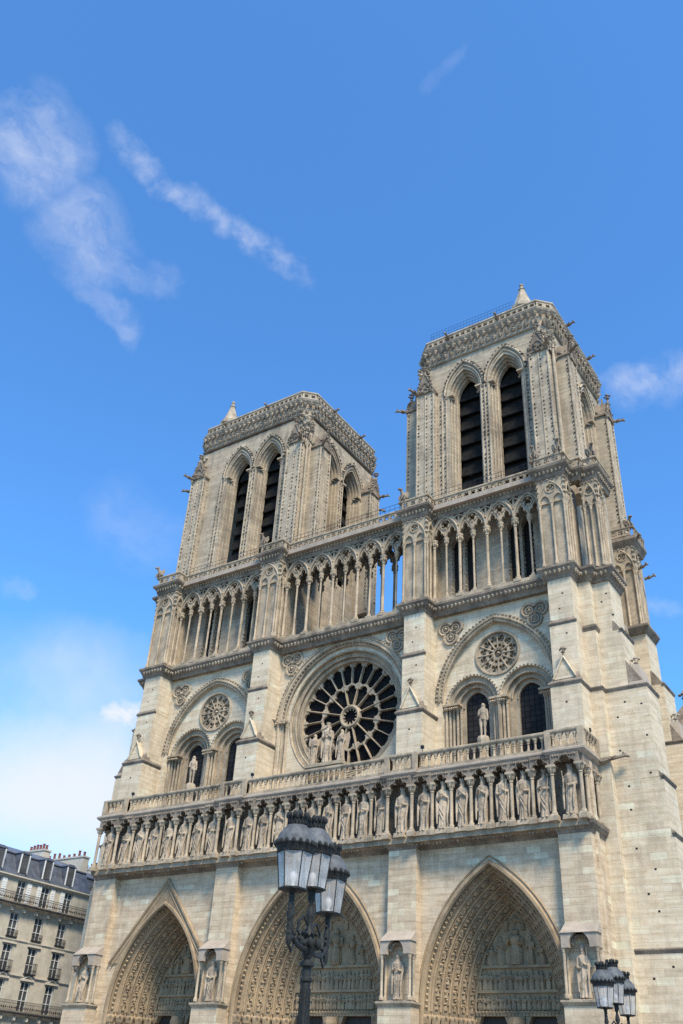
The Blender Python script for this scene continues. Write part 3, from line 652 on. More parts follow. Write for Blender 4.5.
def arcade(x0, x1, n, y, dark=False):
    """n pairs of arches between x0 and x1"""
    s = (x1 - x0) / (2 * n); m = MB(); mat = S_DRK if dark else S_ORN  # darker stone puts the rear screen's shade into its colour
    for k in range(n):
        a = x0 + 2 * s * k; b = a + 2 * s; c = (a + b) / 2
        hs = []
        for q in (c - s / 2, c + s / 2):
            w = s / 2 - .12
            hs.append([(q - w, ZC), (q - w, ZC + .25)] + [(q - w + .34 * w * (1 - math.cos(t * PI / 6)), ZC + .25 + .3 * math.sin(t * PI / 6)) for t in range(1, 5)] + [(q - .42 * w, ZC + .5)] + [(q - .55 * w * math.cos(t * PI / 6), ZC + .55 + .48 * math.sin(t * PI / 6)) for t in range(7)] + [(q + .42 * w, ZC + .5)] + [(q + w - .34 * w * (1 - math.cos(t * PI / 6)), ZC + .25 + .3 * math.sin(t * PI / 6)) for t in range(4, 0, -1)] + [(q + w, ZC + .25), (q + w, ZC)])
        pts = [(a, ZT), (a, ZC)] + hs[0] + [(c - .12, ZC), (c + .12, ZC)][:0] + hs[1] + [(b, ZC), (b, ZT)]
        hl = [foils(c, ZC + 1.33, .47, 4, 5, PI / 4, .6)]
        tri = lambda xx, sg: [(xx + sg * .08, ZT - .12), (xx + sg * .08, ZT - .95), (xx + sg * .3, ZT - .6), (xx + sg * .52, ZT - .2), (xx + sg * .42, ZT - .12)]
        hl += [tri(a, 1), tri(b, -1)[::-1]]
        m.plate(pts, hl, y - .12, y + .14, XZ)
        for q, (l) in zip((c - s / 2, c + s / 2), hs): m.tube([(px, y - .14, pz) for px, pz in l[1:-1]], .05, 4)
        big = arch(c, s - .02, ZC + .1, 2.0, 8); m.tube([(px, y - .2, pz) for px, pz in big], .1, 5)
        # the arches interlace with a half step between pairs
        if k < n - 1:
            big2 = arch(b, s - .02, ZC + .1, 1.9, 8); m.tube([(px, y - .16, pz) for px, pz in big2], .06, 4)
        m.tube([(c + .46 * math.cos(t * PI / 8), y - .16, ZC + 1.35 + .46 * math.sin(t * PI / 8)) for t in range(16)], .06, 4, closed=True)
        for t in range(10): m.lump((a + 2 * s * (t + .5) / 10, y - .2, ZT - .05), .1)
        for sg in (-1, 1): m.lump((c + sg * s, y - .2, ZC + .9), .16); m.lump((c + sg * s * .5, y - .18, ZC + 1.1), .11)
    arc = part(m, 'arcade', mat, smooth=40)
    return arc, s
ctk = ctn = None
def put_col(proto, name, par, x, y, cache={}):
    key = (name, y > 4)
    if key not in cache:
        o = part(proto, name, S_DRK if y > 4 else S_ORN, par, 40); o.location = (x, y, Z0); cache[key] = o  # rear columns take the dark stone as painted shade
    else: copy(cache[key], par, (x, y, Z0))
SPANS = [(-19.7, -8.85, 4), (-6.55, 6.75, 5), (9.0, 19.0, 4)]
for (a, b, n) in SPANS:
    arc, s = arcade(a, b, n, YA)
    for k in range(2 * n + 1):
        if k in (0, 2 * n): put_col(COL_THICK, 'arcade_column', arc, a + s * k + (.12 if k == 0 else -.12), YA)
        elif k % 2 == 0: put_col(COL_THICK, 'arcade_column', arc, a + s * k, YA)
        else: put_col(COL_THIN, 'slender_column', arc, a + s * k, YA)
    m = MB(); m.box(a - .1, b + .1, YA - .27, YA + .4, 36.4, 36.68); part(m, 'plinth', S_ORN, arc)
# second screen behind the open middle, its shade painted by a darker stone
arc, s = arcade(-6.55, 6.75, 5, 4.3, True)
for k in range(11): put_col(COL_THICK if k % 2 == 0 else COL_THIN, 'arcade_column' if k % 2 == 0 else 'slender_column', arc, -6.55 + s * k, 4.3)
m = MB(); m.box(-6.9, 7.1, 2.28, 4.45, 44.72, 45.0); part(m, 'passage_roof', S_DRK, arc)
# buttress storey: panelled piers with colonnettes, small arches and a roundel
def pier_storey(x0, x1, y0, y1, faces='fr', nm='buttress_pier', par=None):
    m = MB(); m.box(x0 + .12, x1 - .12, y0 + .12, y1, 36.4, 44.5)
    zc = 42.2; w = x1 - x0
    def face(mp, a, b):
        mid = (a + b) / 2; hw = (b - a) / 2
        for u in (a + .1, mid, b - .1):
            q = mp(u, 0, -.02); shaft(m, q[0], q[1], 36.6, zc, .09, 7, .35, .5)
        hl = [door_shape((a + mid) / 2, hw / 2 - .16, zc - .0, zc + .15, hw / 2 + .05, 5), door_shape((b + mid) / 2, hw / 2 - .16, zc - .0, zc + .15, hw / 2 + .05, 5), foils(mid, 43.55, .38, 4 if hw > .8 else 3, 5, PI / 4, .58)]
        o = [(a, 44.5), (a, zc - .02), (b, zc - .02), (b, 44.5)]
        m.plate(o, hl, -.03, .12, mp)
        m.tube([mp(u, v, -.06) for u, v in arch(mid, hw - .06, zc + .1, 1.9, 8)], .08, 5)
        m.tube([mp(mid + .42 * math.cos(t * PI / 8), 43.55 + .42 * math.sin(t * PI / 8), -.05) for t in range(16)], .06, 4, closed=True)
        for k in range(6): q = mp(a + (b - a) * k / 5, 44.35, -.08); m.lump(q, .12)
        for u in (a, b): 
            for k in range(3): m.lump(mp(u, 42.9 + .5 * k, -.08), .14)
    face(lambda u, v, d: (u, y0 + d, v), x0, x1)
    if 'r' in faces: face(lambda u, v, d: (x1 - d, u, v), y0 + .05, min(y1, y0 + 1.3) if faces != 'rr' else y1)
    if 'l' in faces: face(lambda u, v, d: (x0 + d, u, v), y0 + .05, min(y1, y0 + 1.3))
    return part(m, nm, S_ORN, par or CATH, 40)
def pierced(m, P, z0, z1, rep=.62, th=.12, out=.3):
    """a band of quatrefoil openings along a plan line"""
    for a, b in zip(P, P[1:]):
        A = Vector(a); B = Vector(b); d = B - A; L = d.length; d.normalize(); nn = Vector((d.y, -d.x)); A = A + nn * out
        n = max(1, int(L / rep)); st = L / n; zc = (z0 + z1) / 2
        mp = lambda u, v, dd: (A.x + d.x * u - nn.x * dd, A.y + d.y * u - nn.y * dd, v)
        hl = [foils(st * (k + .5), zc, min(.27, (z1 - z0) * .38), 4, 3, PI / 4, .58) for k in range(n)]
        m.plate([(0, z1), (0, z0), (L, z0), (L, z1)], hl, 0, th, mp)
for i, c in enumerate(BX):
    w = 1.12 + WDX[i]; pier_storey(c - w, c + w, 1.25, 4.2, 'lr', par=BUT[i])
for sx, SW, SE, X in SB:
    x0, x1 = sorted((X(22.0), X(23.2))); pier_storey(x0, x1, 3.0, 5.8, 'lr', par=SW)
    x0, x1 = sorted((X(20.4), X(22.4))); pier_storey(x0, x1, 14.1, 16.9, 'lr', par=SE)
    m = MB(); x0, x1 = sorted((X(20.2), X(22.5))); P = [(x0, 16.9), (x0, 14.1), (x1, 14.1), (x1, 16.9)]
    m.sweep(P, [(-.3, 44.4), (0, 44.4), (.25, 44.8), (.4, 45.0), (.4, 45.3), (-.3, 45.5)]); part(m, 'cornice', S_DRK, SE); m = MB(); m.sweep(P, [(-.3, 36.), (0, 36.), (.25, 36.3), (.4, 36.5), (.4, 36.7), (-.3, 36.8)])
    part(m, 'cornice', S_DRK, SE); m = MB()
    pierced(m, P, 45.45, 46.2, .55, .12, .3); m.sweep(P, [(.14, 46.18), (.36, 46.18), (.38, 46.26), (.14, 46.34)])
    part(m, 'parapet', S_ORN, SE)
    for gp, gd in (((X(22.6), 14.4, 45.1), (sx * .8, -.6, 0)), ((X(22.6), 14.4, 42.2), (sx * .9, -.3, 0)), ((X(22.6), 16., 42.), (sx, 0, 0))): m = MB(); gargoyle(m, gp, gd, 1., .13); part(m, 'gargoyle', S_DRK, SE, 40)
# upper cornice and pierced balustrade of the great gallery
m = MB(); cq = plan_full(YA - .12, 1.2, 1.13, 3.0, 23.2)
m.sweep(cq, [(-.5, 44.5), (.06, 44.5), (.16, 44.75), (.22, 45.05), (.5, 45.3), (.55, 45.5), (.42, 45.62), (-.5, 45.62)])
for a, b in zip(cq, cq[1:]):
    d = Vector((b[0] - a[0], b[1] - a[1])); L = d.length; d.normalize(); nn = Vector((d.y, -d.x))
    for k in range(int(L / .34) + 1): q = Vector(a) + d * (.1 + .34 * k) + nn * .27; m.lump((q.x, q.y, 44.98), .15, 1, st=(1, 1, 1.3))
part(m, 'upper_cornice', [S_DRK, S_ORN])
m = MB(); m.box(-21.5, 20.8, 1.6, 17.2, 45.2, 45.55) if False else m.box(-21.5, 20.8, 1.6, 4.6, 45.1, 45.55); part(m, 'chimera_terrace', S_TOP)
m = MB()
pierced(m, cq, 45.62, 46.36); m.sweep(cq, [(.14, 46.34), (.36, 46.34), (.38, 46.42), (.36, 46.5), (.14, 46.5)])
ub = part(m, 'pierced_balustrade', S_ORN)
m = MB()                                                       # thin iron safety railing on the gallery and between the towers
rl = [(-21.4, 2.35), (20.6, 2.35)]
for z in (46.7, 47.1, 47.5): m.tube([(rl[0][0], 2.35, z), (rl[1][0], 2.35, z)], .018, 4)
for k in range(85): x = -21.4 + .5 * k; m.tube([(x, 2.35, 45.5), (x, 2.35, 47.5)], .014, 4)
part(m, 'safety_railing', IRON, ub)

# ------------------------------------------------------------------ towers
def tower(c, xa, xb, ya, yb, turret, prot, dz):
    hx = (xb - xa) / 2; cx = (xa + xb) / 2; cy = (ya + yb) / 2; hy = (yb - ya) / 2
    FACES = {'f': (lambda u, v, d: (c + u, ya + d, v), c - cx, hx), 'b': (lambda u, v, d: (cx - u, yb - d, v), 0, hx), 'r': (lambda u, v, d: (xb - d, cy + u, v), 0, hy), 'l': (lambda u, v, d: (xa + d, cy - u, v), 0, hy)}
    ZS, OF, W1 = 59.4, 2.12, 1.62
    m = MB()
    for k, (mp, sh, h) in FACES.items():
        a, b = -h - (sh if k == 'f' else 0), h - (sh if k == 'f' else 0)
        if k in 'lr': a += .9; b -= .9
        hl = [door_shape(s * OF, W1, 46.9, ZS, 2.9, 10) for s in (-1, 1)]
        if k == 'f': hl += [door_shape(s * 2.6 + q, .5, 37.0, 42.6, .9, 5) for s in (-1, 1) for q in (-.62, .62)]
        m.plate([(a, 64.2), (a, 36.2), (b, 36.2), (b, 64.2)], hl, 0, .9, mp)
    T = part(m, 'tower', S_TOW)
    m = MB(); m.box(xa + .95, xb - .95, ya + .95, yb - .95, 46.0, 46.4); m.box(xa + .95, xb - .95, ya + .95, yb - .95, 64.0, 64.5); m.box(xa + 1.5, xb - 1.5, ya + 2., ya + 2.2, 36, 46); part(m, 'tower_floor', HOLE, T)  # near-black floors and upright backing, interior darkness put into the colour
    # orders, louvres and pier shafts on every face
    for k, (mp, sh, h) in FACES.items():
        m = MB()
        for s in (-1, 1):
            q = s * OF; prev = W1
            for j in range(3):
                wi = W1 - .15 * (j + 1); d0 = .3 + .32 * j
                m.plate(door_shape(q, prev + .05, 46.9, ZS, 2.9 - .2 * j, 10), [door_shape(q, wi, 46.92, ZS, 2.9 - .2 * (j + 1), 10)], d0 + .05, d0 + .42, mp); prev = wi
                m.tube([mp(u, v, d0 + .02) for u, v in arch(q, wi + .1, ZS, 2.9 - .2 * (j + 1) + .1, 10)], .075, 5)
                for e in (-1, 1):
                    p0 = mp(q + e * (wi + .08), 0, d0 - .02); m.tube([(p0[0], p0[1], 46.9), (p0[0], p0[1], ZS)], .075, 5)
                    beads(m, [mp(q + e * (wi + .16), 47, d0 + .0), mp(q + e * (wi + .16), ZS - .3, d0)], .42, .08, 1)
                beads(m, [mp(u, v, d0 - .0) for u, v in arch(q, wi + .2, ZS, 2.9 - .2 * (j + 1) + .22, 10)], .34, .1, 1)
            for e in (-1, 1):                                  # capital band
                a, b = sorted((q + e * (W1 - .45), q + e * (W1 + .3)))
                for t in range(7): m.lump(mp(a + (b - a) * t / 6, ZS - .15, .0 + .16 * (t if e < 0 else 6 - t) * .6 - .08), .15)
                P = [mp(a, ZS + .05, -.12), mp(b, ZS + .05, -.12), mp(b, ZS + .05, .5), mp(a, ZS + .05, .5)]; m.hull(P, [(x, y, z + .18) for x, y, z in P])
            # hood mould with crockets
            hd = [mp(u, v, -.12) for u, v in arch(q, 2.04, ZS + .2, 3.62, 12)]; m.tube(hd, .12, 5); m.tube([mp(u, v, -.04) for u, v in arch(q, 1.78, ZS + .15, 3.15, 12)], .09, 5)
            beads(m, [mp(u, v, -.16) for u, v in arch(q, 2.14, ZS + .2, 3.78, 12)], .42, .17, 1)
        for u in (-.36, 0, .36): p0 = mp(u, 0, -.03); m.tube([(p0[0], p0[1], 46.5), (p0[0], p0[1], ZS)], .085, 6)
        for u in (-.18, .18): beads(m, [mp(u, 47, -.03), mp(u, ZS - .3, -.03)], .44, .105, 1)
        for s in (-1, 1):
            for u in (2.12 + W1 + .32, 2.12 + W1 + .75): p0 = mp(s * u, 0, -.02); m.tube([(p0[0], p0[1], 46.5), (p0[0], p0[1], ZS + .2)], .085, 6); beads(m, [mp(s * (u + .17), 47, -.02), mp(s * (u + .17), ZS, -.02)], .44, .105, 1)
        part(m, 'belfry_arch', [S_TOW, SOOT], T, 40)
        for s in (-1, 1):
            if c < 0 and k == 'l': continue                    # the boards on the far north face are gone: daylight shows through
            m = MB(); q = s * OF
            for t in range(8):
                z = 46.95 + 1.78 * t; a, b = q - (.8 if c < 0 and k == 'f' and s < 0 else 1.16), q + 1.16
                lo = [mp(a, z, 1.3), mp(b, z, 1.3), mp(b, z + 2., 1.85), mp(a, z + 2., 1.85)]; hi = [mp(a, z + .1, 1.25), mp(b, z + .1, 1.25), mp(b, z + 2.1, 1.8), mp(a, z + 2.1, 1.8)]
                m.hull(lo, hi)
            for e in (-.9, .9): p0 = mp(q + e, 0, 2.2); m.box(p0[0] - .1, p0[0] + .1, p0[1] - .1, p0[1] + .1, 46.5, 62.2)
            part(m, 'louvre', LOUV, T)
    # dressings on the lower openings behind the arcade
    m = MB(); mp = FACES['f'][0]
    for s in (-1, 1):
        for q in (-.62, .62):
            for e in (-1, 1): beads(m, [mp(s * 2.6 + q + e * .5, 37.1, .05), mp(s * 2.6 + q + e * .5, 42.6, .05)], .4, .13)
            m.tube([mp(u, v, -.02) for u, v in arch(s * 2.6 + q, .56, 42.6, 1., 6)], .07, 5)
            P = [mp(s * 2.6 + q - .5, 37., .5), mp(s * 2.6 + q + .5, 37., .5), mp(s * 2.6 + q + .5, 43.5, .5), mp(s * 2.6 + q - .5, 43.5, .5)]; m.add(P, [(0, 1, 2, 3)], 1)  # dark sheet closes each lancet in place of the shade in its depth
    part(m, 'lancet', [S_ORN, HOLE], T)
    # corner buttresses: two per corner
    for sx in (-1, 1):
        for sy in (-1, 1):
            X = xa if sx < 0 else xb; Y = ya if sy < 0 else yb
            for kind in 'fs':
                if kind == 'f': x0, x1 = sorted((X, X - sx * 1.75)); y0, y1 = sorted((Y + sy * .75, Y - sy * .2))
                else: y0, y1 = sorted((Y - sy * 1.0, Y - sy * 2.75)); x0, x1 = sorted((X + sx * prot[sx > 0], X - sx * .2))
                m = MB(); m.box(x0, x1, y0, y1, 45., 60.2)
                for x in (x0, x1):
                    for y in (y0, y1):
                        m.tube([(x, y, 45.4), (x, y, 60.)], .1, 6)
                        for dx, dy in ((.17 if x == x0 else -.17, 0), (0, .17 if y == y0 else -.17)): beads(m, [(x + dx, y + dy, 46.6), (x + dx, y + dy, 59.8)], .44, .105, 1)
                        for t in range(4): m.lump((x + RND.uniform(-.15, .15), y + RND.uniform(-.15, .15), 59.9 + .14 * t), .17)
                if kind == 'f': m.tube([((x0 + x1) / 2, y0 if sy < 0 else y1, 45.4), ((x0 + x1) / 2, y0 if sy < 0 else y1, 60)], .08, 6); beads(m, [((x0 + x1) / 2 + .15, y0 if sy < 0 else y1, 46.6), ((x0 + x1) / 2 + .15, y0 if sy < 0 else y1, 59.8)], .44, .105, 1)
                else: m.tube([(x0 if sx < 0 else x1, (y0 + y1) / 2, 45.4), (x0 if sx < 0 else x1, (y0 + y1) / 2, 60)], .08, 6)
                cb = part(m, 'corner_buttress', [S_TOW, SOOT], T, 40)
                m = MB(); zg = 60.2; mxx, myy = (x0 + x1) / 2, (y0 + y1) / 2   # gabled top with crockets
                m.box(x0 - .16, x1 + .16, y0 - .16, y1 + .16, zg, zg + .22)
                if kind == 'f':
                    yf = y0 - .1 if sy < 0 else y1 + .1; yk = Y - sy * .05; m.hull([(x0, yf, zg + .2), (x1, yf, zg + .2), (mxx, yf, zg + 2.4)], [(x0, yk, zg + .2), (x1, yk, zg + .2), (mxx, yk, zg + 2.4)])
                    for e in (x0, x1):
                        m.tube([(e, yf, zg + .3), (mxx, yf, zg + 2.5)], .1, 5); beads(m, [(e, yf, zg + .5), (mxx, yf, zg + 2.75)], .36, .17)
                    m.tube([(px, yf - sy * -.02, pz) for px, pz in arch(mxx, .6, zg + .35, .9, 6)], .08, 5)
                    finial(m, mxx, yf, zg + 2.4, 1.2); gargoyle(m, (mxx + sx * .8, yf, zg + .2), (sx * .5, sy, 0), 1.1, .15)
                else:
                    xf = x0 - .1 if sx < 0 else x1 + .1; xk = X - sx * .05; m.hull([(xf, y0, zg + .2), (xf, y1, zg + .2), (xf, myy, zg + 2.2)], [(xk, y0, zg + .2), (xk, y1, zg + .2), (xk, myy, zg + 2.2)])
                    for e in (y0, y1):
                        m.tube([(xf, e, zg + .3), (xf, myy, zg + 2.3)], .1, 5); beads(m, [(xf, e, zg + .5), (xf, myy, zg + 2.55)], .36, .17)
                    m.tube([(xf + sx * .02, py, pz) for py, pz in arch(myy, .6, zg + .35, .9, 6)], .08, 5)
                    finial(m, xf, myy, zg + 2.2, 1.3); gargoyle(m, (xf, myy + sy * .8, zg + .3), (sx, sy * .5, 0), 1.2, .15)
                    # steep little pinnacle set back on the ledge
                    m.block(x0 + .2 if sx < 0 else x1 - .75, x0 + .75 if sx < 0 else x1 - .2, myy - .28, myy + .28, zg + .2, zg + 2.9, .22)
                for t in range(26): m.lump((RND.uniform(x0, x1), RND.choice((y0 - .15, y1 + .15)) if kind == 'f' else RND.uniform(y0, y1), RND.uniform(zg, zg + .9)), .18)
                part(m, 'crocketed_gable', S_DRK, T, 30)
            # angle mass between the pair
            m = MB(); m.box(*sorted((X + sx * .04, X - sx * 1.2)), *sorted((Y + sy * .04, Y - sy * 1.2)), 45, 64.15)
            m.tube([(X + sx * .3, Y + sy * .1, 45.4), (X + sx * .3, Y + sy * .1, 60.5)], .11, 6); m.tube([(X + sx * .12, Y - sy * .6, 45.4), (X + sx * .12, Y - sy * .6, 62)], .12, 6)
            for t in range(70):
                e = RND.uniform(-1.1, .2)
                m.lump((X + sx * (e if t % 2 else .12), Y + sy * (.12 if t % 2 else e), RND.uniform(60., 64.1)), RND.uniform(.14, .27), t % 3 % 2)
            for t in range(5): m.tube([(X + sx * (.1 - .25 * t), Y + sy * .08, 60.4), (X + sx * (.02 - .25 * t), Y + sy * .1, 62.6)], [.1, .05], 5)
            part(m, 'tower_angle', [S_TOW, S_DRK], T, 40)
    # crowning cornice with two rows of leaf crockets, then the parapet
    e = .2; ch = 1.1
    P = [(xa - e + ch, ya - e), (xb + e - ch, ya - e), (xb + e, ya - e + ch), (xb + e, yb + e - ch), (xb + e - ch, yb + e), (xa - e + ch, yb + e), (xa - e, yb + e - ch), (xa - e, ya - e + ch)]
    m = MB(); m.sweep(P, [(-1.2, 64.0), (-.05, 64.0), (.06, 64.12), (-.02, 64.3), (.06, 64.9), (.14, 65.5), (.42, 65.85), (.5, 66.05), (.36, 66.25), (-1.2, 66.3)], closed=True)
    n = len(P)
    for a, b in zip(P, P[1:] + P[:1]):
        d = Vector((b[0] - a[0], b[1] - a[1])); L = d.length; d.normalize(); nn = Vector((d.y, -d.x))
        for row, (z, o, st) in enumerate(((64.6, .14, .66), (65.4, .34, .66))):
            for k in range(int(L / st) + 1): q = Vector(a) + d * (st * (k + .5 * row)) + nn * o; m.lump((q.x, q.y, z), .27, st=(1, 1, 1.2)); m.lump((q.x + nn.x * .18, q.y + nn.y * .18, z + .2), .16)
    part(m, 'tower_cornice', S_DRM, T)
    m = MB(); pierced(m, P + P[:1], 66.25, 67.0, .6, .16, .18); m.sweep(P, [(.0, 66.98), (.22, 66.98), (.27, 67.06), (.25, 67.2), (.0, 67.24)], closed=True); pr = part(m, 'parapet', S_TOW, T)
    m = MB(); m.sweep(P, [(-1.5, 66.3), (.0, 66.3), (.0, 67.12), (-.2, 67.16), (-1.5, 67.3)], closed=True); part(m, 'roof_edge', LEAD, T)
    for a, b in zip(P, P[1:] + P[:1]):
        d = Vector((b[0] - a[0], b[1] - a[1])); L = d.length; d.normalize(); nn = Vector((d.y, -d.x))
        if L > 4:
            for t in (.22, .68): q = Vector(a) + d * L * t + nn * .35; m = MB(); gargoyle(m, (q.x, q.y, 66.3), (nn.x, nn.y, .05), 1., .13); part(m, 'gargoyle', S_DRK, T, 40)
    # stair turret
    tx, ty = turret; m = MB(); m.lathe(tx, ty, [(1., 64.5), (1., 69.), (1.2, 69.1), (1.2, 69.5), (1., 69.7), (.9, 69.9), (.64, 70.8), (.36, 71.7), (.3, 72.), (.38, 72.1), (.22, 72.3), (.15, 72.6)], 8); m.ball((tx, ty, 72.75), .24); part(m, 'stair_turret', S_TOW, T)
    for q in [o for o in T.children if o.name.split('.')[0] in ('tower_cornice', 'parapet', 'roof_edge', 'gargoyle', 'stair_turret')]: q.location.z += dz
    return T
TN = tower(-14.0, -22.3, -7.1, 4., 17.6, (-20.7, 6.2), (1.7, 1.3), .45)
TS = tower(13.65, 6.85, 20.25, 4., 17.6, (17.2, 6.2), (2.1, 1.3), 0.)
# thin rail between the towers and on the south tower roof
m = MB()
for z in (67.7, 68.1, 68.5): m.tube([(8., 3.9, z), (17., 3.9, z)], .012, 4); m.tube([(8., 3.9, z), (8., 10., z)], .012, 4)
for k in range(28): m.tube([(8 + k / 3, 3.9, 67.), (8 + k / 3, 3.9, 68.5)], .01, 4)
part(m, 'roof_railing', IRON, TS)
# ------------------------------------------------------------------ statues
def remeshed(m, name, mat, vox):
    o = m.build('tmp', mat); md = o.modifiers.new('r', 'REMESH'); md.mode = 'VOXEL'; md.voxel_size = vox; md.use_smooth_shade = True
    sm = o.modifiers.new('s', 'SMOOTH'); sm.factor = .4; sm.iterations = 2
    bpy.context.view_layer.update()
    me = bpy.data.meshes.new_from_object(o.evaluated_get(bpy.context.evaluated_depsgraph_get())); me.name = name
    bpy.data.objects.remove(o); me.polygons.foreach_set('use_smooth', [True] * len(me.polygons)); return me
def statue_mesh(seed, H, kind='king'):
    r = random.Random(seed); m = MB(); u = H
    lean = r.uniform(-.02, .02) * u; turn = r.uniform(-.25, .25)
    if kind == 'nude':
        for s in (-1, 1):
            m.tube([(s * .055 * u, -.03 * u, 0), (s * .05 * u, .0, .05 * u), (s * .052 * u, .005 * u, .16 * u), (s * .055 * u, -.01 * u, .25 * u), (s * .058 * u, 0, .38 * u), (s * .06 * u, 0, .5 * u)], [.03 * u, .024 * u, .036 * u, .033 * u, .05 * u, .06 * u], 10)
            m.lump((s * .055 * u, -.035 * u, .015 * u), .04 * u, st=(.8, 1.4, .6))
        prof = [(.46, .085, .07), (.52, .095, .075), (.6, .078, .06), (.68, .09, .068), (.75, .092, .06), (.795, .085, .05), (.82, .045, .04), (.86, .034, .036)]
    else:
        prof = [(0, .125, .105), (.03, .13, .11), (.15, .112, .092), (.3, .108, .088), (.45, .115, .09), (.53, .108, .085), (.6, .098, .078), (.68, .115, .082), (.75, .13, .08), (.79, .115, .065), (.815, .06, .05), (.85, .038, .04)]
    n = 44; ph = [r.uniform(0, 6) for _ in range(4)]; kf = r.choice((9, 11, 12)); vs = []; L = len(prof)
    ring = []
    for i in range(L - 1):
        for t in (0, .33, .66): a, b = prof[i], prof[i + 1]; ring.append(tuple(a[k] + (b[k] - a[k]) * t for k in range(3)))
    ring.append(prof[-1])
    for z, rx, ry in ring:
        for j in range(n):
            a = 2 * PI * j / n; dr = 1.
            if kind != 'nude' and z < .76:
                amp = .085 * min(1, (.8 - z) * 2.2)
                dr += amp * math.sin(kf * a + ph[0] + 1.5 * math.sin(2.2 * z * PI + ph[1])) + .05 * math.sin(5 * a + ph[2] + 4 * z)
            vs.append((math.cos(a) * rx * u * dr + lean * z, math.sin(a) * ry * u * dr, z * u))
    R = len(ring); m.add(vs, [(i * n + j, i * n + (j + 1) % n, (i + 1) * n + (j + 1) % n, (i + 1) * n + j) for i in range(R - 1) for j in range(n)] + [tuple(range(n - 1, -1, -1)), tuple(range((R - 1) * n, R * n))])
    # head
    hz = .895 * u; hx = lean * .9
    def hp(x, y, z): c, s = math.cos(turn), math.sin(turn); return (hx + (x * c - y * s) * u, (x * s + y * c) * u, hz + z * u)
    def ell(x, y, z, rx, ry, rz, n=14):
        pts = []; q = 10
        for i in range(q + 1):
            t = -PI / 2 + PI * i / q
            for j in range(n): a = 2 * PI * j / n; pts.append(hp(x + max(.02, math.cos(t)) * rx * math.cos(a), y + max(.02, math.cos(t)) * ry * math.sin(a), z + rz * math.sin(t)))
        m.add(pts, [(i * n + j, i * n + (j + 1) % n, (i + 1) * n + (j + 1) % n, (i + 1) * n + j) for i in range(q) for j in range(n)] + [tuple(range(n - 1, -1, -1)), tuple(range(q * n, (q + 1) * n))])
    ell(0, 0, 0, .046, .05, .062); ell(0, -.05, -.006, .009, .014, .016, 8); ell(0, -.04, .016, .034, .012, .008, 8)
    for s in (-1, 1): ell(s * .022, -.042, .003, .009, .007, .006, 6)
    ell(0, -.043, -.03, .018, .01, .007, 8)
    if kind in ('king', 'bishop') and r.random() < .8: ell(0, -.034, -.055, .03, .025, .04)
    ell(0, .015, .0, .06, .05, .06); ell(-.048, .01, -.045, .018, .03, .05, 8); ell(.048, .01, -.045, .018, .03, .05, 8)
    top = hz + .035 * u
    if kind == 'king':
        m.lathe(hx, 0, [(.052 * u, top), (.056 * u, top + .015 * u), (.062 * u, top + .03 * u), (.05 * u, top + .03 * u), (.02 * u, top + .028 * u)], 12)
        for k in range(6): a = PI * k / 3 + .3; m.lump((hx + .058 * u * math.cos(a), .058 * u * math.sin(a), top + .042 * u), .017 * u, st=(1, 1, 1.7))
    elif kind == 'bishop': m.lathe(hx, 0, [(.052 * u, top - .01 * u), (.058 * u, top + .04 * u), (.035 * u, top + .09 * u), (.004 * u, top + .115 * u)], 10, sy=.7)
    elif kind == 'angel':
        for s in (-1, 1): m.hull([(s * .06 * u, .06 * u, .78 * u), (s * .2 * u, .1 * u, .9 * u), (s * .23 * u, .12 * u, .7 * u), (s * .16 * u, .1 * u, .35 * u), (s * .08 * u, .07 * u, .5 * u)], [(s * .06 * u, .09 * u, .78 * u), (s * .2 * u, .13 * u, .9 * u), (s * .23 * u, .15 * u, .7 * u), (s * .16 * u, .13 * u, .35 * u), (s * .08 * u, .1 * u, .5 * u)])
    elif kind == 'virgin':
        m.lathe(hx, 0, [(.055 * u, top), (.06 * u, top + .02 * u), (.068 * u, top + .05 * u), (.05 * u, top + .045 * u)], 10)
        m.tube([(.1 * u, -.06 * u, .62 * u), (.1 * u, -.07 * u, .72 * u), (.095 * u, -.07 * u, .78 * u)], [.045 * u, .045 * u, .02 * u], 8); m.lathe(.09 * u, -.075 * u, [(.005 * u, .78 * u), (.03 * u, .8 * u), (.032 * u, .83 * u), (.006 * u, .86 * u)], 8)
    # arms and hands
    for s in (-1, 1):
        hy = -.115 * u; tz = r.uniform(.52, .7) * u; tx = s * r.uniform(.0, .075) * u
        if kind == 'nude' and s > 0: tx, tz, hy = s * .13 * u, .44 * u, -.03 * u
        el = (s * .15 * u + lean * .6, -.015 * u, .585 * u)
        sw = .8 if kind == 'nude' else 1.; el = (el[0] * sw, el[1], el[2])
        m.tube([(s * .105 * sw * u + lean * .76, .0, .765 * u), (s * .135 * sw * u + lean * .7, 0, .68 * u), el, ((el[0] + tx) / 2 + s * .01 * u, hy * .7, (el[2] + tz) / 2), (tx, hy, tz)], [.045 * u, .042 * u, .036 * u, .032 * u, .02 * u], 10)
        m.lump((tx, hy - .01 * u, tz + .01 * u), .026 * u)
        for f in range(4): m.tube([(tx + (f - 1.5) * .009 * u, hy - .005 * u, tz + .01 * u), (tx + (f - 1.5) * .01 * u - s * .02 * u, hy - .026 * u, tz + .022 * u), (tx + (f - 1.5) * .01 * u - s * .035 * u, hy - .018 * u, tz + .012 * u)], .0065 * u, 5)
        if kind != 'nude':                                   # hanging sleeve and cloak edge
            m.tube([(s * .125 * u, -.02 * u, .76 * u), (s * .14 * u, -.05 * u, .55 * u), (s * .12 * u, -.09 * u, .3 * u), (s * .115 * u, -.1 * u, .1 * u)], [.02 * u, .028 * u, .026 * u, .014 * u], 8)
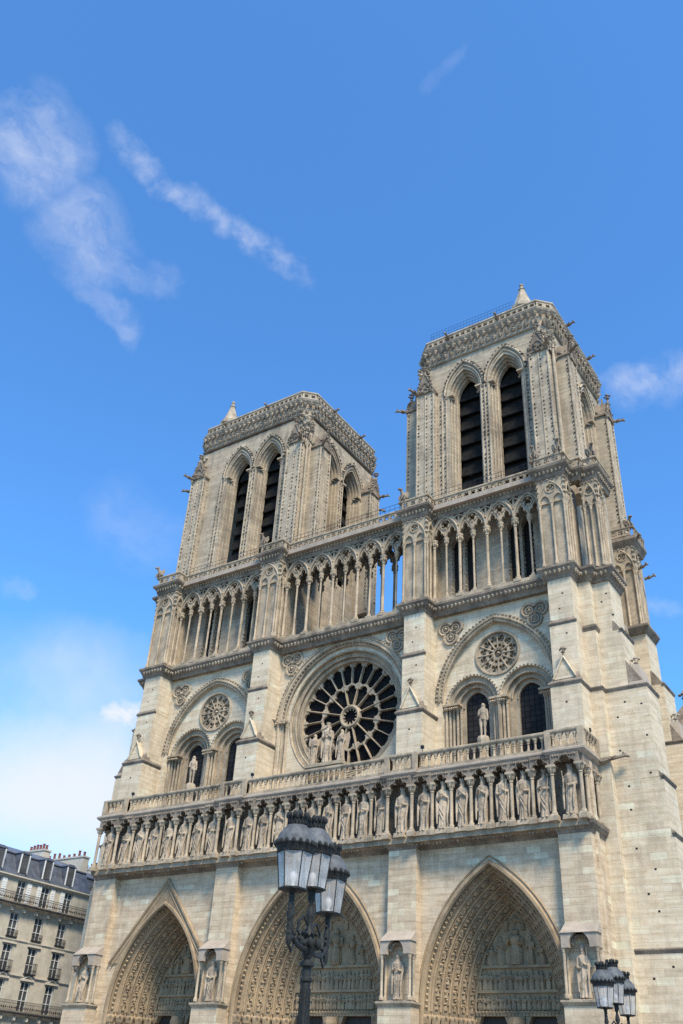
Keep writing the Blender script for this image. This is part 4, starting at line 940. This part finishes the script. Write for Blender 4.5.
    if kind != 'nude':
        d = r.choice((-1, 1))
        dk = r.uniform(0, .1)
        for q in range(2): m.tube([(d * .115 * u, -.05 * u, (.6 - .05 * q - dk) * u), (d * .05 * u, -.09 * u, (.47 - .1 * q - dk) * u), (-d * .02 * u, -.092 * u, (.36 - .13 * q - dk) * u), (-d * .08 * u, -.07 * u, (.24 - .1 * q - dk) * u)], [.008 * u, .012 * u, .011 * u, .006 * u], 7)
        if kind == 'king' and r.random() < .6: sx = r.choice((-1, 1)); m.tube([(sx * .07 * u, -.125 * u, .45 * u), (sx * .11 * u, -.11 * u, .82 * u)], .011 * u, 6); m.lump((sx * .11 * u, -.11 * u, .83 * u), .025 * u)
        elif kind == 'bishop': m.tube([(.13 * u, -.12 * u, .02 * u), (.13 * u, -.11 * u, .95 * u)], .01 * u, 6)
        for s in (-1, 1): m.lump((s * .045 * u, -.115 * u, .012 * u), .035 * u, st=(.8, 1.3, .6))
    if kind != 'nude': m.v = [(x * .9, y, z) for x, y, z in m.v]
    return remeshed(m, kind + '_statue', S_STA, H / 120)
def stat(name, me, loc, rz, label, cat='statue', group=None):
    o = bpy.data.objects.new(name, me); COL.objects.link(o); o.location = loc; o.rotation_euler.z = rz; return tag(o, label, cat, group)
KM = [statue_mesh(11 + k, 3.3, 'king') for k in range(7)]
ORD = ['first', 'second', 'third', 'fourth', 'fifth', 'sixth', 'seventh', 'eighth', 'ninth']
sc = sorted(cols); spots = [((a[0] + b[0]) / 2, b[0] - a[0]) for a, b in zip(sc, sc[1:])]
names = ['stone king in the corner bay at the far left end of the gallery'] + [f'stone king over the left portal, {ORD[k]} of seven counted from the left' for k in range(7)] + ['stone king of the gallery above the buttress between left and middle portals'] + [f'stone king over the middle portal, {ORD[k]} of nine counted from the left' for k in range(9)] + ['stone king of the gallery above the buttress between middle and right portals'] + [f'stone king over the right portal, {ORD[k]} of seven counted from the left' for k in range(7)] + ['stone king with roomy niche at the right end of the gallery, by its corner columns']
for k, ((x, w), lb) in enumerate(zip(spots, names)):
    onb = k in (0, 8, 18, 26)
    ko = stat('king_statue', KM[(k * 3 + k // 7) % 7], (x + (.05 if not onb else .1), -.2 if not onb else -.35, 17.72), RND.uniform(-.2, .25), lb, 'statue', 'crowned king statues in the gallery')
    ko.scale = (RND.choice((-1, 1)) * RND.uniform(.93, 1.06), RND.uniform(.95, 1.05), RND.uniform(.965, 1.02))
    s_ = MB(); s_.block(x - .42, x + .45, -.6 if not onb else -.75, .2, 17.44, 17.74, .05); part(s_, 'statue_plinth', S_ORN, GAL)
# statues in the buttress niches
for c, kd, sd, lb in zip(BX, ('robe', 'robe', 'robe', 'bishop'), (41, 42, 43, 44), ('robed stone figure in the niche of the outermost left buttress', 'veiled stone figure in the niche between the left and middle portals', 'draped stone figure in the niche between the middle and right portals', 'mitred stone bishop in the niche behind the lesser lamp post')):
    stat('niche_statue', statue_mesh(sd, 2.75, kd), (c, -.3, 7.62), RND.uniform(-.1, .2), lb, 'statue', 'statues in the buttress niches')
stat('virgin_statue', statue_mesh(51, 3.35, 'virgin'), (.5, .75, 23.95), .2, 'crowned stone Virgin holding a child, before the rose window between two angels')
stat('angel_statue', statue_mesh(52, 2.7, 'angel'), (-.85, .8, 23.95), .35, 'winged stone angel at the left of the crowned Virgin before the rose window', 'statue', 'angels beside the Virgin')
stat('angel_statue', statue_mesh(53, 2.7, 'angel'), (1.75, .8, 23.95), -.1, 'winged stone angel at the right of the crowned Virgin before the rose window', 'statue', 'angels beside the Virgin')
stat('nude_statue', statue_mesh(54, 2.6, 'nude'), (13.72, 1.0, 24.2), .2, 'slender pale nude stone statue before the right twin window')
stat('nude_statue', statue_mesh(55, 2.55, 'nude'), (-13.7, 1.0, 24.2), .3, 'slender pale nude stone statue before the left twin window')
m = MB(); m.box(-1.2, 2.1, .4, 1.2, 21.95, 23.7); m.box(-1.3, 2.2, .3, 1.3, 23.7, 23.95); part(m, 'statue_pedestal', S_ORN, BAL)
for x in (13.72, -13.7):
    m = MB(); m.lathe(x, 1., [(.5, 21.95), (.5, 22.6), (.34, 22.7), (.3, 23.3), (.42, 23.6), (.46, 24.), (.38, 24.18)], 8); part(m, 'statue_pedestal', S_ORN, BAL, 30)
# chimera statues crouching on the upper balustrade corners
def chimera_mesh(seed):
    r = random.Random(seed); m = MB()
    m.tube([(0, .25, 0), (0, .22, .3), (0, .1, .6), (0, -.08, .86), (0, -.16, .98)], [.26, .27, .24, .15, .12], 9)
    m.tube([(0, -.1, .98), (0, -.24, 1.08), (0, -.42, 1.04), (0, -.55, .98)], [.12, .15, .11, .06], 8)
    for s in (-1, 1):
        m.tube([(s * .14, -.02, .66), (s * .2, -.2, .4), (s * .16, -.28, .02)], [.09, .07, .06], 7); m.tube([(s * .2, .25, .25), (s * .27, -.02, .36), (s * .24, -.02, .02)], [.14, .12, .07], 7)
        m.tube([(s * .08, -.16, 1.14), (s * .14, -.1, 1.3)], [.05, .02], 5)
        m.hull([(s * .12, .1, .8), (s * .2, .42, 1.12), (s * .26, .5, .7), (s * .2, .34, .3)], [(s * .18, .08, .8), (s * .28, .42, 1.12), (s * .33, .5, .7), (s * .28, .34, .3)])
    m.tube([(0, .4, .1), (.2, .55, .05), (.4, .45, .04)], [.07, .05, .02], 6)
    return remeshed(m, 'chimera_statue', S_DRK, .022)
CH = [chimera_mesh(k) for k in range(2)]
for x, y, z, rz, lb in ((-22.3, .9, 46.5, -.4, 'winged stone chimera crouching on the gallery corner below the left tower'), (-8.7, .85, 46.5, -.2, 'pale stone chimera on the balustrade corner at the inner foot of the left tower'), (6.8, .85, 46.5, -.3, 'stone chimera on the balustrade corner at the inner foot of the right tower'), (19.1, .85, 46.5, 0, 'stone chimera on the left balustrade corner of the outer right buttress'), (21.1, .85, 46.5, .6, 'stone chimera on the right balustrade corner of the outer right buttress'), (23.2, 2.75, 46.5, .7, 'stone chimera on the balustrade above the corner side buttress'), (22.4, 14.3, 46.4, .9, 'stone chimera crouching on top of the far side buttress against the sky')):
    stat('chimera_statue', CH[int(x) % 2], (x, y, z), rz, lb, 'statue', 'chimeras on the upper balustrade')
# small dark floodlights on the balustrade beside the buttresses
for c, lb in zip(BX, ('small dark floodlight on the balustrade right of the outermost left buttress', 'small dark floodlight on the balustrade left of the rose window', 'small dark floodlight on the balustrade between rose and right twin window', 'small dark floodlight on the balustrade at the right end')):
    fl = tag(empty('floodlight', (c + 1.6, -.1 if c < 18 else 1.6, 23.36)), lb, 'floodlight', 'floodlights on the king balustrade')
    if c > 18: fl.location.x = 21.2
    m = MB(); m.tube([(0, 0, 0), (0, 0, .22)], .03, 6); m.box(-.06, .06, -.06, .06, 0, .03); m.build('bracket', IRON, fl)
    m = MB(); m.hull([(-.13, -.05, .2), (.13, -.05, .2), (.13, -.1, .46), (-.13, -.1, .46)], [(-.08, .12, .26), (.08, .12, .26), (.08, .1, .44), (-.08, .1, .44)]); m.build('housing', IRON, fl)
# ------------------------------------------------------------------ street lamps
def glass_lamp():
    m, nt, b = new_mat('lantern_glass'); b.inputs['Base Color'].default_value = (.56, .53, .50, 1); b.inputs['Roughness'].default_value = .12; b.inputs['Alpha'].default_value = .5; b.inputs['Specular IOR Level'].default_value = .3
    g = NT(nt); tc = g.n('ShaderNodeTexCoord'); nz = g.noise(tc.outputs['Object'], 5., 4, .6); g.l(g.ramp(nz, (.3, .28), (.7, .55)), b.inputs['Alpha']); return m
LGL = glass_lamp(); LCAP = plain('patinated_copper', (.085, .09, .094), .7, .0, .5, 8., .22); LIR = plain('painted_iron', (.02, .021, .02), .6, .0, .4, 30., .18); BULB = plain('white_burner', (.6, .6, .58), .4)
def lantern_parts(root, off):
    ox, oy, oz = off
    T = lambda m: [setattr(m, 'v', [(x * .9 + ox, y * .9 + oy, z + oz) for x, y, z in m.v]), m][1]
    m = MB(); n = 6
    m.lathe(0, 0, [(.2, 0), (.268, .47)], n, ph=.5); m.f = m.f[:n]; m.m = m.m[:n]
    gl = T(m).build('lantern', LGL, root)
    m = MB()
    for j in range(n):
        a = 2 * PI * (j + .5) / n; m.tube([(.202 * math.cos(a), .202 * math.sin(a), 0), (.27 * math.cos(a), .27 * math.sin(a), .47)], .009, 5)
    for z, r in ((0, .205), (.47, .272)): m.tube([(r * math.cos(2 * PI * (j + .5) / n), r * math.sin(2 * PI * (j + .5) / n), z) for j in range(n)], .017, 5, closed=True)
    m.lathe(0, 0, [(.03, -.14), (.035, -.06), (.06, -.03), (.19, -.012), (.2, .0), (.12, .02)], 12); T(m).build('cage', LIR, gl)
    m = MB(); m.lathe(0, 0, [(.27, .46), (.285, .5), (.3, .53), (.315, .555), (.3, .57)], 18)
    for j in range(18): a = 2 * PI * j / 18; m.ball((.305 * math.cos(a), .305 * math.sin(a), .57), .034, st=(1, 1, 1.2))
    T(m).build('rim', LIR, gl, 40)
    m = MB(); m.lathe(0, 0, [(.3, .56), (.29, .63), (.26, .7), (.21, .76), (.17, .8), (.15, .82)], 20); T(m).build('dome', LCAP, gl, 60)
    m = MB(); m.lathe(0, 0, [(.15, .81), (.16, .83), (.135, .84), (.13, .9), (.155, .91), (.16, .93), (.1, .94)], 16)
    for j in range(16): a = 2 * PI * j / 16; m.box(.138 * math.cos(a) - .012, .138 * math.cos(a) + .012, .138 * math.sin(a) - .012, .138 * math.sin(a) + .012, .845, .905)
    for j in range(10): a = 2 * PI * j / 10; m.ball((.15 * math.cos(a), .15 * math.sin(a), .955), .036, st=(1, 1, 1.3))
    m.lathe(0, 0, [(.1, .93), (.06, .96), (.03, .98), (.02, 1.02)], 8); T(m).build('vent_crown', LIR, gl, 40)
    m = MB(); m.lathe(0, 0, [(.02, 0), (.03, .05), (.022, .08), (.05, .12), (.055, .2), (.02, .24)], 8); m.tube([(.0, .0, .22), (.0, .0, .46)], .012, 5); m.tube([(-.12, 0, .4), (-.12, 0, .08)], .008, 4); T(m).build('burner', BULB, gl, 50)
def street_lamp(label):
    root = tag(empty('street_lamp', (0, 0, 0)), label, 'street lamp', 'three lantern street lamps')
    m = MB(); m.lathe(0, 0, [(.26, 0), (.26, .12), (.2, .2), (.21, .3), (.15, .45), (.17, .6), (.12, .9), (.14, 1.0), (.1, 1.08), (.09, 1.2), (.062, 2.95), (.064, 3.02), (.085, 3.04), (.085, 3.07), (.062, 3.09), (.06, 3.2), (.1, 3.22), (.1, 3.25), (.05, 3.3)], 16)
    for j in range(10): a = 2 * PI * j / 10; m.tube([(.09 * math.cos(a), .09 * math.sin(a), 1.2), (.063 * math.cos(a), .063 * math.sin(a), 2.95)], .011, 4)
    for z in (.5,): m.tube([(.14 * math.cos(j), .14 * math.sin(j), z) for j in (0, 1.05, 2.1, 3.14, 4.2, 5.25)], .014, 4, closed=True)
    m.build('post', LIR, root, 40)
    m = MB(); m.lathe(0, 0, [(.045, 3.28), (.07, 3.36), (.12, 3.45), (.13, 3.5), (.07, 3.56), (.09, 3.6), (.05, 3.68), (.035, 3.78), (.06, 3.84), (.05, 3.92), (.025, 4.0), (.05, 4.06), (.06, 4.2), (.05, 4.22)], 12)
    for j in range(8): a = 2 * PI * j / 8; m.ball((.15 * math.cos(a), .15 * math.sin(a), 3.5), .036, st=(1, 1, 1.9)); m.ball((.1 * math.cos(a + .3), .1 * math.sin(a + .3), 3.62), .024)
    m.build('urn', LIR, root, 40)
    for k, (an, dz, R) in enumerate(((288.2, .0, .86), (108.2, .0, .86), (0, .17, 0.))):
        if R == 0:
            lantern_parts(root, (0, 0, 4.03 + dz)); continue
        a = math.radians(an); cx, cy = R * math.cos(a), R * math.sin(a); z = 4.03 + dz
        P = lambda r, zz: (r * math.cos(a), r * math.sin(a), zz)
        m = MB(); m.tube([P(.06, 3.42), P(.3, 3.4), P(.6, 3.42), P(.82, 3.54), P(.9, 3.7), P(R, z - .1)], [.04, .036, .033, .03, .03, .035], 7)
        m.tube([P(.08, 3.72), P(.3, 3.8), P(.5, 3.7), P(.52, 3.58), P(.42, 3.54), P(.38, 3.62)], .018, 5); m.tube([P(.6, 3.42), P(.74, 3.3), P(.84, 3.36), P(.82, 3.46)], .018, 5)
        for zz, rr in ((3.8, .035), (3.72, .05), (3.5, .04)): m.ball(P(R + .01, zz + dz), rr)
        for t in range(7): m.ball(P(.82 + .03 * math.sin(t * 2.), 3.5 + .07 * t), .026); m.ball(P(.1 + .11 * t, 3.42 + .012 * t + (.05 if t % 2 else -.03)), .036)
        m.lathe(cx, cy, [(.012, 3.34), (.03, 3.38), (.045, 3.46), (.025, 3.52), (.05, 3.58), (.03, 3.66), (.055, 3.74), (.035, 3.82), (.03, z - .12), (.045, z - .06)], 9)
        m.build('arm', LIR, root, 40)
        lantern_parts(root, (cx, cy, z))
    return root
l1 = street_lamp('tall dark street lamp before the middle portal, big in view with three glazed lanterns')
l1.location = (32.7, -44.73, 0)
l2 = copy_tree(l1); l2.location = (32.15, -30.73, 0); l2.rotation_euler.z = math.radians(-17); l2['label'] = 'smaller looking street lamp near the right buttress niche, its post cut off below the lanterns'

# ------------------------------------------------------------------ apartment houses on the left
H_W = plain('limestone_render', (.42, .375, .30), .9, var=.18, scale=1.2, spec=.2); H_T = plain('limestone_trim', (.46, .415, .34), .9, var=.15, scale=3., spec=.2)
ZINC = plain('slate_mansard', (.075, .085, .105), .55, .1, .45, 1.6); ZTOP = plain('zinc_roof', (.12, .13, .15), .5, .2, .3, 1.)
SHUT = plain('white_shutter', (.62, .62, .60), .6, var=.1); POT = plain('terracotta_pot', (.15, .052, .038), .85, var=.35, scale=9.); HGL = plain('window_glass', (.06, .062, .064), .12, spec=.6, var=.4, scale=1.); WFR = plain('window_frame', (.55, .55, .53), .5, var=.1); RAIL = plain('balcony_iron', (.022, .02, .022), .5); AWN = plain('red_awning', (.42, .03, .02), .7)
def house(label, x, y0, y1, wy, roof_h, mats, seed, zc=19.35, awning=False):
    r = random.Random(seed); hh = tag(empty('apartment_house', (x, (y0 + y1) / 2, 0)), label, 'apartment house', 'apartment houses beside the cathedral')
    ox, oy = x, (y0 + y1) / 2
    def hp(m, name, mat, par=None, sm=0): m.v = [(a - ox, b - oy, c) for a, b, c in m.v]; return m.build(name, mat, par or hh, sm)
    W, Tm = mats
    FL = [(.0, 3.6), (4.1, 6.6), (7.8, 10.3), (10.9, 13.2), (13.8, 15.9), (16.8, 18.75)]
    holes = [[(y - .55, a + .05), (y + .55, a + .05), (y + .55, b), (y - .55, b)] for a, b in FL[1:] for y in wy]
    YZ = lambda u, v, d: (x - d, u, v)
    m = MB(); m.plate([(y0, 0), (y1, 0), (y1, zc), (y0, zc)], holes, 0, .4, YZ); m.box(x - 11, x - .7, y0 + .01, y1 - .01, 0, zc); hp(m, 'wall', W)
    m = MB()
    for z, o, h in ((7.35, .35, .3), (10.55, .14, .2), (13.5, .1, .15), (16.3, .5, .3), (zc - .25, .3, .3)): m.sweep([(x, y0), (x, y1)][::-1] if False else [(x, y0), (x, y1)], [(-.05, z), (.04, z), (o * .5, z + h * .4), (o, z + h * .6), (o, z + h), (-.05, z + h)])
    for y in wy:
        for z in (10.35, 13.25): m.box(x, x + .16, y - .8, y + .8, z, z + .18)
        for s in (-1, 1):
            for z in (16.0, 7.05): m.box(x, x + .35, y + s * .75 - .1, y + s * .75 + .1, z, z + .32)
        m.tube([(x + .06, y - .62, 10.4), (x + .14, y - .3, 10.68), (x + .16, y, 10.8), (x + .14, y + .3, 10.68), (x + .06, y + .62, 10.4)], .09, 5)
    hp(m, 'stringcourse', Tm)
    first = {}
    for a, b in FL[1:]:
        for y in wy:
            m = MB(); m.box(x - .3, x - .22, y - .56, y + .56, a, b + .02); 
            w = hp(m, 'window', HGL)
            m = MB()
            for u in (-.52, -.03, .46): m.box(x - .22, x - .16, y + u, y + u + .06, a, b)
            for z in (a, a + (b - a) * .36, a + (b - a) * .7, b - .07): m.box(x - .215, x - .17, y - .52, y + .52, z, z + .05)
            hp(m, 'frame', WFR, w)
            if a > 16:
                for s in (-1, 1):
                    m = MB()
                    if r.random() < .75: u0, u1 = sorted((y + s * .6, y + s * 1.12)); m.box(x + .01, x + .06, u0, u1, a, b - .05); [m.box(x + .06, x + .08, u0 + .05, u1 - .05, z0 / 10 * 1., z0 / 10 + .04) for z0 in range(int(a * 10) + 1, int(b * 10) - 2, 2)]; hp(m, 'shutter', SHUT, w)
            elif 10 < a < 16:
                m = MB(); z1 = a + (.95 if a < 12 else .6); xo = x + (.34 if a < 12 else .16)
                for z in (a + .05, z1): m.tube([(x, y - .62, z), (xo, y - .62, z), (xo, y + .62, z), (x, y + .62, z)], .022, 4)
                for k in range(13): u = y - .6 + .1 * k; m.tube([(xo, u, a + .05), (xo + .03 * math.sin(k), u + .02, (a + z1) / 2), (xo, u, z1)], .016, 4)
                for k in range(6): m.lump((xo, y - .5 + .2 * k, a + .35), .07, st=(.3, 1, 1.4))
                m.box(x, xo, y - .62, y + .62, a - .02, a + .03); hp(m, 'window_guard', RAIL, w)
    for z0 in (16.6, 7.65):
        m = MB(); xo = x + (.62 if z0 > 10 else .5)
        m.box(x + .001, xo + .05, y0 + .3, y1 - .2, z0 - .08, z0 + .02)
        for z in (z0 + .06, z0 + .75, z0 + .95): m.tube([(x, y0 + .3, z), (xo, y0 + .3, z), (xo, y1 - .2, z), (x, y1 - .2, z)], .022, 4)
        k = 0; y = y0 + .35
        while y < y1 - .2: m.tube([(xo, y, z0), (xo + .02, y + .03 * math.sin(k), z0 + .4), (xo, y, z0 + .95)], .015, 4); (m.lump((xo, y, z0 + .4), .09, st=(.3, 1, 1.6)) if k % 2 else None); y += .12; k += 1
        hp(m, 'balcony', RAIL)
    # mansard with dormers
    zt = zc + roof_h; m = MB(); m.hull([(x - .1, y0, zc + .05), (x - .1, y1, zc + .05), (x - 10.9, y1, zc + .05), (x - 10.9, y0, zc + .05)], [(x - 1.4, y0, zt), (x - 1.4, y1, zt), (x - 9.5, y1, zt), (x - 9.5, y0, zt)])
    rf = hp(m, 'mansard_roof', ZINC)
    m = MB(); m.hull([(x - 1.3, y0, zt), (x - 1.3, y1, zt), (x - 9.6, y1, zt), (x - 9.6, y0, zt)], [(x - 4, y0, zt + 1.1), (x - 4, y1, zt + 1.1), (x - 7, y1, zt + 1.1), (x - 7, y0, zt + 1.1)]); m.tube([(x - 1.3, y0, zt), (x - 1.3, y1, zt)], .09, 5); m.tube([(x + .05, y0, zc + .1), (x + .05, y1, zc + .1)], .1, 5); hp(m, 'roof_top', ZTOP)
    for y in wy:
        y -= .15; m = MB(); m.box(x - 1.6, x - .28, y - .62, y + .62, zc + .35, zc + 2.25); m.hull([(x - 1.6, y - .7, zc + 2.25), (x - .2, y - .7, zc + 2.25), (x - .2, y + .7, zc + 2.25), (x - 1.6, y + .7, zc + 2.25)], [(x - 1.6, y - .3, zc + 2.5), (x - .3, y - .3, zc + 2.5), (x - .3, y + .3, zc + 2.5), (x - 1.6, y + .3, zc + 2.5)]); d = hp(m, 'dormer', ZINC)
        m = MB(); m.box(x - .29, x - .25, y - .45, y + .45, zc + .5, zc + 2.1); hp(m, 'pane', HGL, d)
        m = MB()
        for s in (-1, 1): m.box(x - .27, x - .2, y + s * .5 - .06, y + s * .5 + .06, zc + .4, zc + 2.2)
        if r.random() < .85: m.hull([(x - .24, y + .42, zc + .5), (x + .2, y + .2, zc + .5), (x + .2, y + .16, zc + .5), (x - .24, y + .38, zc + .5)], [(x - .24, y + .42, zc + 2.), (x + .2, y + .2, zc + 2.), (x + .2, y + .16, zc + 2.), (x - .24, y + .38, zc + 2.)])
        hp(m, 'casement', SHUT, d)
    def chimney(ya, yb, xa, xb, z1, npots):
        m = MB(); m.box(xa, xb, ya, yb, zc, z1); m.box(xa - .08, xb + .08, ya - .08, yb + .08, z1, z1 + .15); ch = hp(m, 'chimney', H_T)
        for k in range(npots):
            m = MB(); t = (k + .5) / npots; cx, cy = (xa + (xb - xa) * t, (ya + yb) / 2) if xb - xa > yb - ya else ((xa + xb) / 2, ya + (yb - ya) * t); hgt = r.uniform(.35, .7)
            m.lathe(cx, cy, [(.15, z1 + .12), (.13, z1 + .15 + hgt * .8), (.16, z1 + .15 + hgt), (.08, z1 + .15 + hgt)], 7); hp(m, 'chimney_pot', POT, ch)
    if awning:
        m = MB(); m.hull([(x + .1, y0, 7.1), (x + 1.6, y0, 6.5), (x + 1.6, y0, 6.2), (x + .1, y0, 6.2)], [(x + .1, 1.4, 7.1), (x + 1.6, 1.4, 6.5), (x + 1.6, 1.4, 6.2), (x + .1, 1.4, 6.2)]); hp(m, 'awning', AWN)
    return hh, chimney
h1, chim = house('cream limestone apartment house with slate mansard, nearest the left picture edge', -38, -14.5, 13.9, [2.05 + 3 * k for k in range(-5, 4)], 2.3, (H_W, H_T), 3, 19.05, awning=True)
chim(10.2, 11.1, -45.4, -42.4, 23.2, 6); chim(13.1, 13.95, -46.6, -39.4, 22.9, 9); chim(-6, -5, -46, -41, 24.2, 8)
h2, chim = house('apartment house with dark roof squeezed between the cream house and the cathedral', -38.4, 14., 36, [16 + 3 * k for k in range(6)], 2.3, (H_W, H_T), 4, 18.8)
chim(17.6, 18.4, -46, -41.5, 22.8, 6); chim(25, 26, -46, -41, 24, 8)

# ------------------------------------------------------------------ ground
def paving():
    m, nt, b = new_mat('plaza_paving'); g = NT(nt); tc = g.n('ShaderNodeNewGeometry'); br = g.n('ShaderNodeTexBrick'); g.l(tc.outputs['Position'], br.inputs['Vector'])
    for k, v in (('Color1', (.17, .155, .135, 1)), ('Color2', (.22, .20, .175, 1)), ('Mortar', (.14, .13, .12, 1)), ('Scale', 1.), ('Mortar Size', .012), ('Brick Width', .9), ('Row Height', .6)): br.inputs[k].default_value = v
    g.l(g.mix(.35, br.outputs['Color'], g.ramp(g.noise(tc.outputs['Position'], .5, 5), (.3, .3), (.7, .8)), 'SOFT_LIGHT'), b.inputs['Base Color']); b.inputs['Roughness'].default_value = .85; return m
m = MB(); m.add([(-900, -900, 0), (900, -900, 0), (900, 900, 0), (-900, 900, 0)], [(0, 1, 2, 3)]); tag(m.build('plaza', paving()), kind='structure')

# ------------------------------------------------------------------ light, sky, camera
SUN_AZ, SUN_EL = math.radians(51), math.radians(51)           # azimuth from the front's outward normal towards the right flank
sd = Vector((math.sin(SUN_AZ) * math.cos(SUN_EL), -math.cos(SUN_AZ) * math.cos(SUN_EL), math.sin(SUN_EL)))
ld = bpy.data.lights.new('sun', 'SUN'); ld.energy = 3.7; ld.angle = math.radians(14); ld.color = (1., .885, .70)
lo = bpy.data.objects.new('sun', ld); COL.objects.link(lo); lo.rotation_euler = sd.to_track_quat('Z', 'Y').to_euler()
w = bpy.data.worlds.new('World'); scene.world = w; w.use_nodes = True; nt = w.node_tree; g = NT(nt); bg = nt.nodes['Background']
sky = g.n('ShaderNodeTexSky', sky_type='NISHITA', sun_disc=False, sun_elevation=SUN_EL, sun_rotation=math.atan2(sd.x, sd.y), altitude=50., air_density=1., dust_density=.6, ozone_density=1.6)
tc = g.n('ShaderNodeTexCoord'); dirv = tc.outputs['Generated']
F = Vector((-.48458895, .68034306, .5498244)); R = Vector((.83302578, .55071408, .05274518)); U = Vector((.26691122, -.48357763, .83361327)); FPX = 909.52
def sky_dir(px, py): return (F + R * ((px - 341.5) / FPX) - U * ((py - 512) / FPX)).normalized()
warp = g.n('ShaderNodeTexNoise', i_Scale=9., i_Detail=7., i_Roughness=.62); g.l(dirv, warp.inputs['Vector'])
wv = g.n('ShaderNodeVectorMath', operation='MULTIPLY_ADD'); g.l(warp.outputs['Color'], wv.inputs[0]); wv.inputs[1].default_value = (.085,) * 3; wv.inputs[2].default_value = (-.0425,) * 3
wd = g.n('ShaderNodeVectorMath', operation='ADD'); g.l(dirv, wd.inputs[0]); g.l(wv.outputs[0], wd.inputs[1]); wdir = wd.outputs[0]
mpw = g.n('ShaderNodeMapping'); mpw.inputs['Rotation'].default_value = (0, .5, .6); mpw.inputs['Scale'].default_value = (1., .38, 1.3); g.l(wdir, mpw.inputs[0])
n1 = g.noise(mpw.outputs[0], 26., 9, .6); n2 = g.noise(dirv, 45., 7, .6); n3 = g.noise(dirv, 5., 5, .55)
def streak(p0, p1, width, dens, nz, lo, hi):
    """a soft elongated cloud between two directions of the sky"""
    a, b = sky_dir(*p0), sky_dir(*p1); c = (a + b).normalized(); t = (b - a); L = t.length / 2; t.normalize(); t = (t - c * t.dot(c)).normalized(); s = c.cross(t); W = width / FPX
    dot = lambda v: (lambda o: (g.l(wdir, o.inputs[0]), setattr(o.inputs[1], 'default_value', v), o.outputs['Value'])[2])(g.n('ShaderNodeVectorMath', operation='DOT_PRODUCT'))
    u = g.math('MULTIPLY', dot(t), 1 / (L * 1.12)); v = g.math('MULTIPLY', dot(s), 1 / W); front = g.math('GREATER_THAN', dot(c), .5)
    d = g.math('ADD', g.math('POWER', g.math('ABSOLUTE', u), 4.), g.math('MULTIPLY', v, v))
    k = g.math('MULTIPLY', g.math('SUBTRACT', 1., d, clamp=True), front)
    return g.math('MULTIPLY', g.math('MULTIPLY', g.math('POWER', k, 1.5), g.ramp(nz, (lo, 0.), (hi, 1.))), dens)
S = [streak((0, 95), (75, 195), 54, .52, n1, .3, .72), streak((60, 190), (125, 285), 46, .44, n1, .3, .74), streak((90, 262), (180, 282), 20, .34, n1, .34, .75), streak((95, 280), (140, 345), 18, .3, n1, .34, .74),
     streak((118, 140), (225, 222), 17, .38, n2, .3, .7), streak((200, 210), (305, 280), 17, .38, n2, .32, .7), streak((415, 100), (465, 50), 10, .1, n1, .3, .7),
     streak((-80, 660), (170, 705), 70, .62, n3, .22, .66), streak((-60, 790), (170, 800), 110, .92, n3, .0, .4), streak((90, 728), (150, 716), 22, .95, n1, .22, .5), streak((40, 712), (80, 712), 9, .3, n1, .3, .65), streak((600, 392), (700, 355), 28, .46, n1, .33, .72), streak((640, 612), (690, 606), 12, .2, n1, .3, .7), streak((0, 585), (45, 588), 10, .2, n1, .3, .7), streak((90, 500), (200, 560), 40, .16, n1, .3, .7)]
cl = S[0]
for q in S[1:]: cl = g.math('MAXIMUM', cl, q)
cl = g.math('MINIMUM', cl, .95)
tint = g.mix(1., sky.outputs[0], (.57, 1.09, 1.52), 'MULTIPLY')
g.l(g.mix(cl, tint, (4.3, 4.45, 4.95)), bg.inputs['Color']); bg.inputs['Strength'].default_value = .12

cd = bpy.data.cameras.new('camera'); cam = bpy.data.objects.new('camera', cd); COL.objects.link(cam); scene.camera = cam
cd.sensor_fit = 'VERTICAL'; cd.sensor_height = 36.; cd.sensor_width = 24.; cd.lens = FPX * 36 / 1024; cd.clip_start = .1; cd.clip_end = 3000
M = Matrix((R, U, -F)).transposed().to_4x4(); M.translation = Vector((40.6997, -55.8254, 1.6004)); cam.matrix_world = M
vs = scene.view_settings; vs.view_transform = 'Standard'; vs.look = 'None'; vs.gamma = 1; vs.use_curve_mapping = False; vs.exposure = .8
scene.cycles.use_denoising = False; scene.cycles.max_bounces = 6; scene.cycles.diffuse_bounces = 3; scene.cycles.transparent_max_bounces = 12
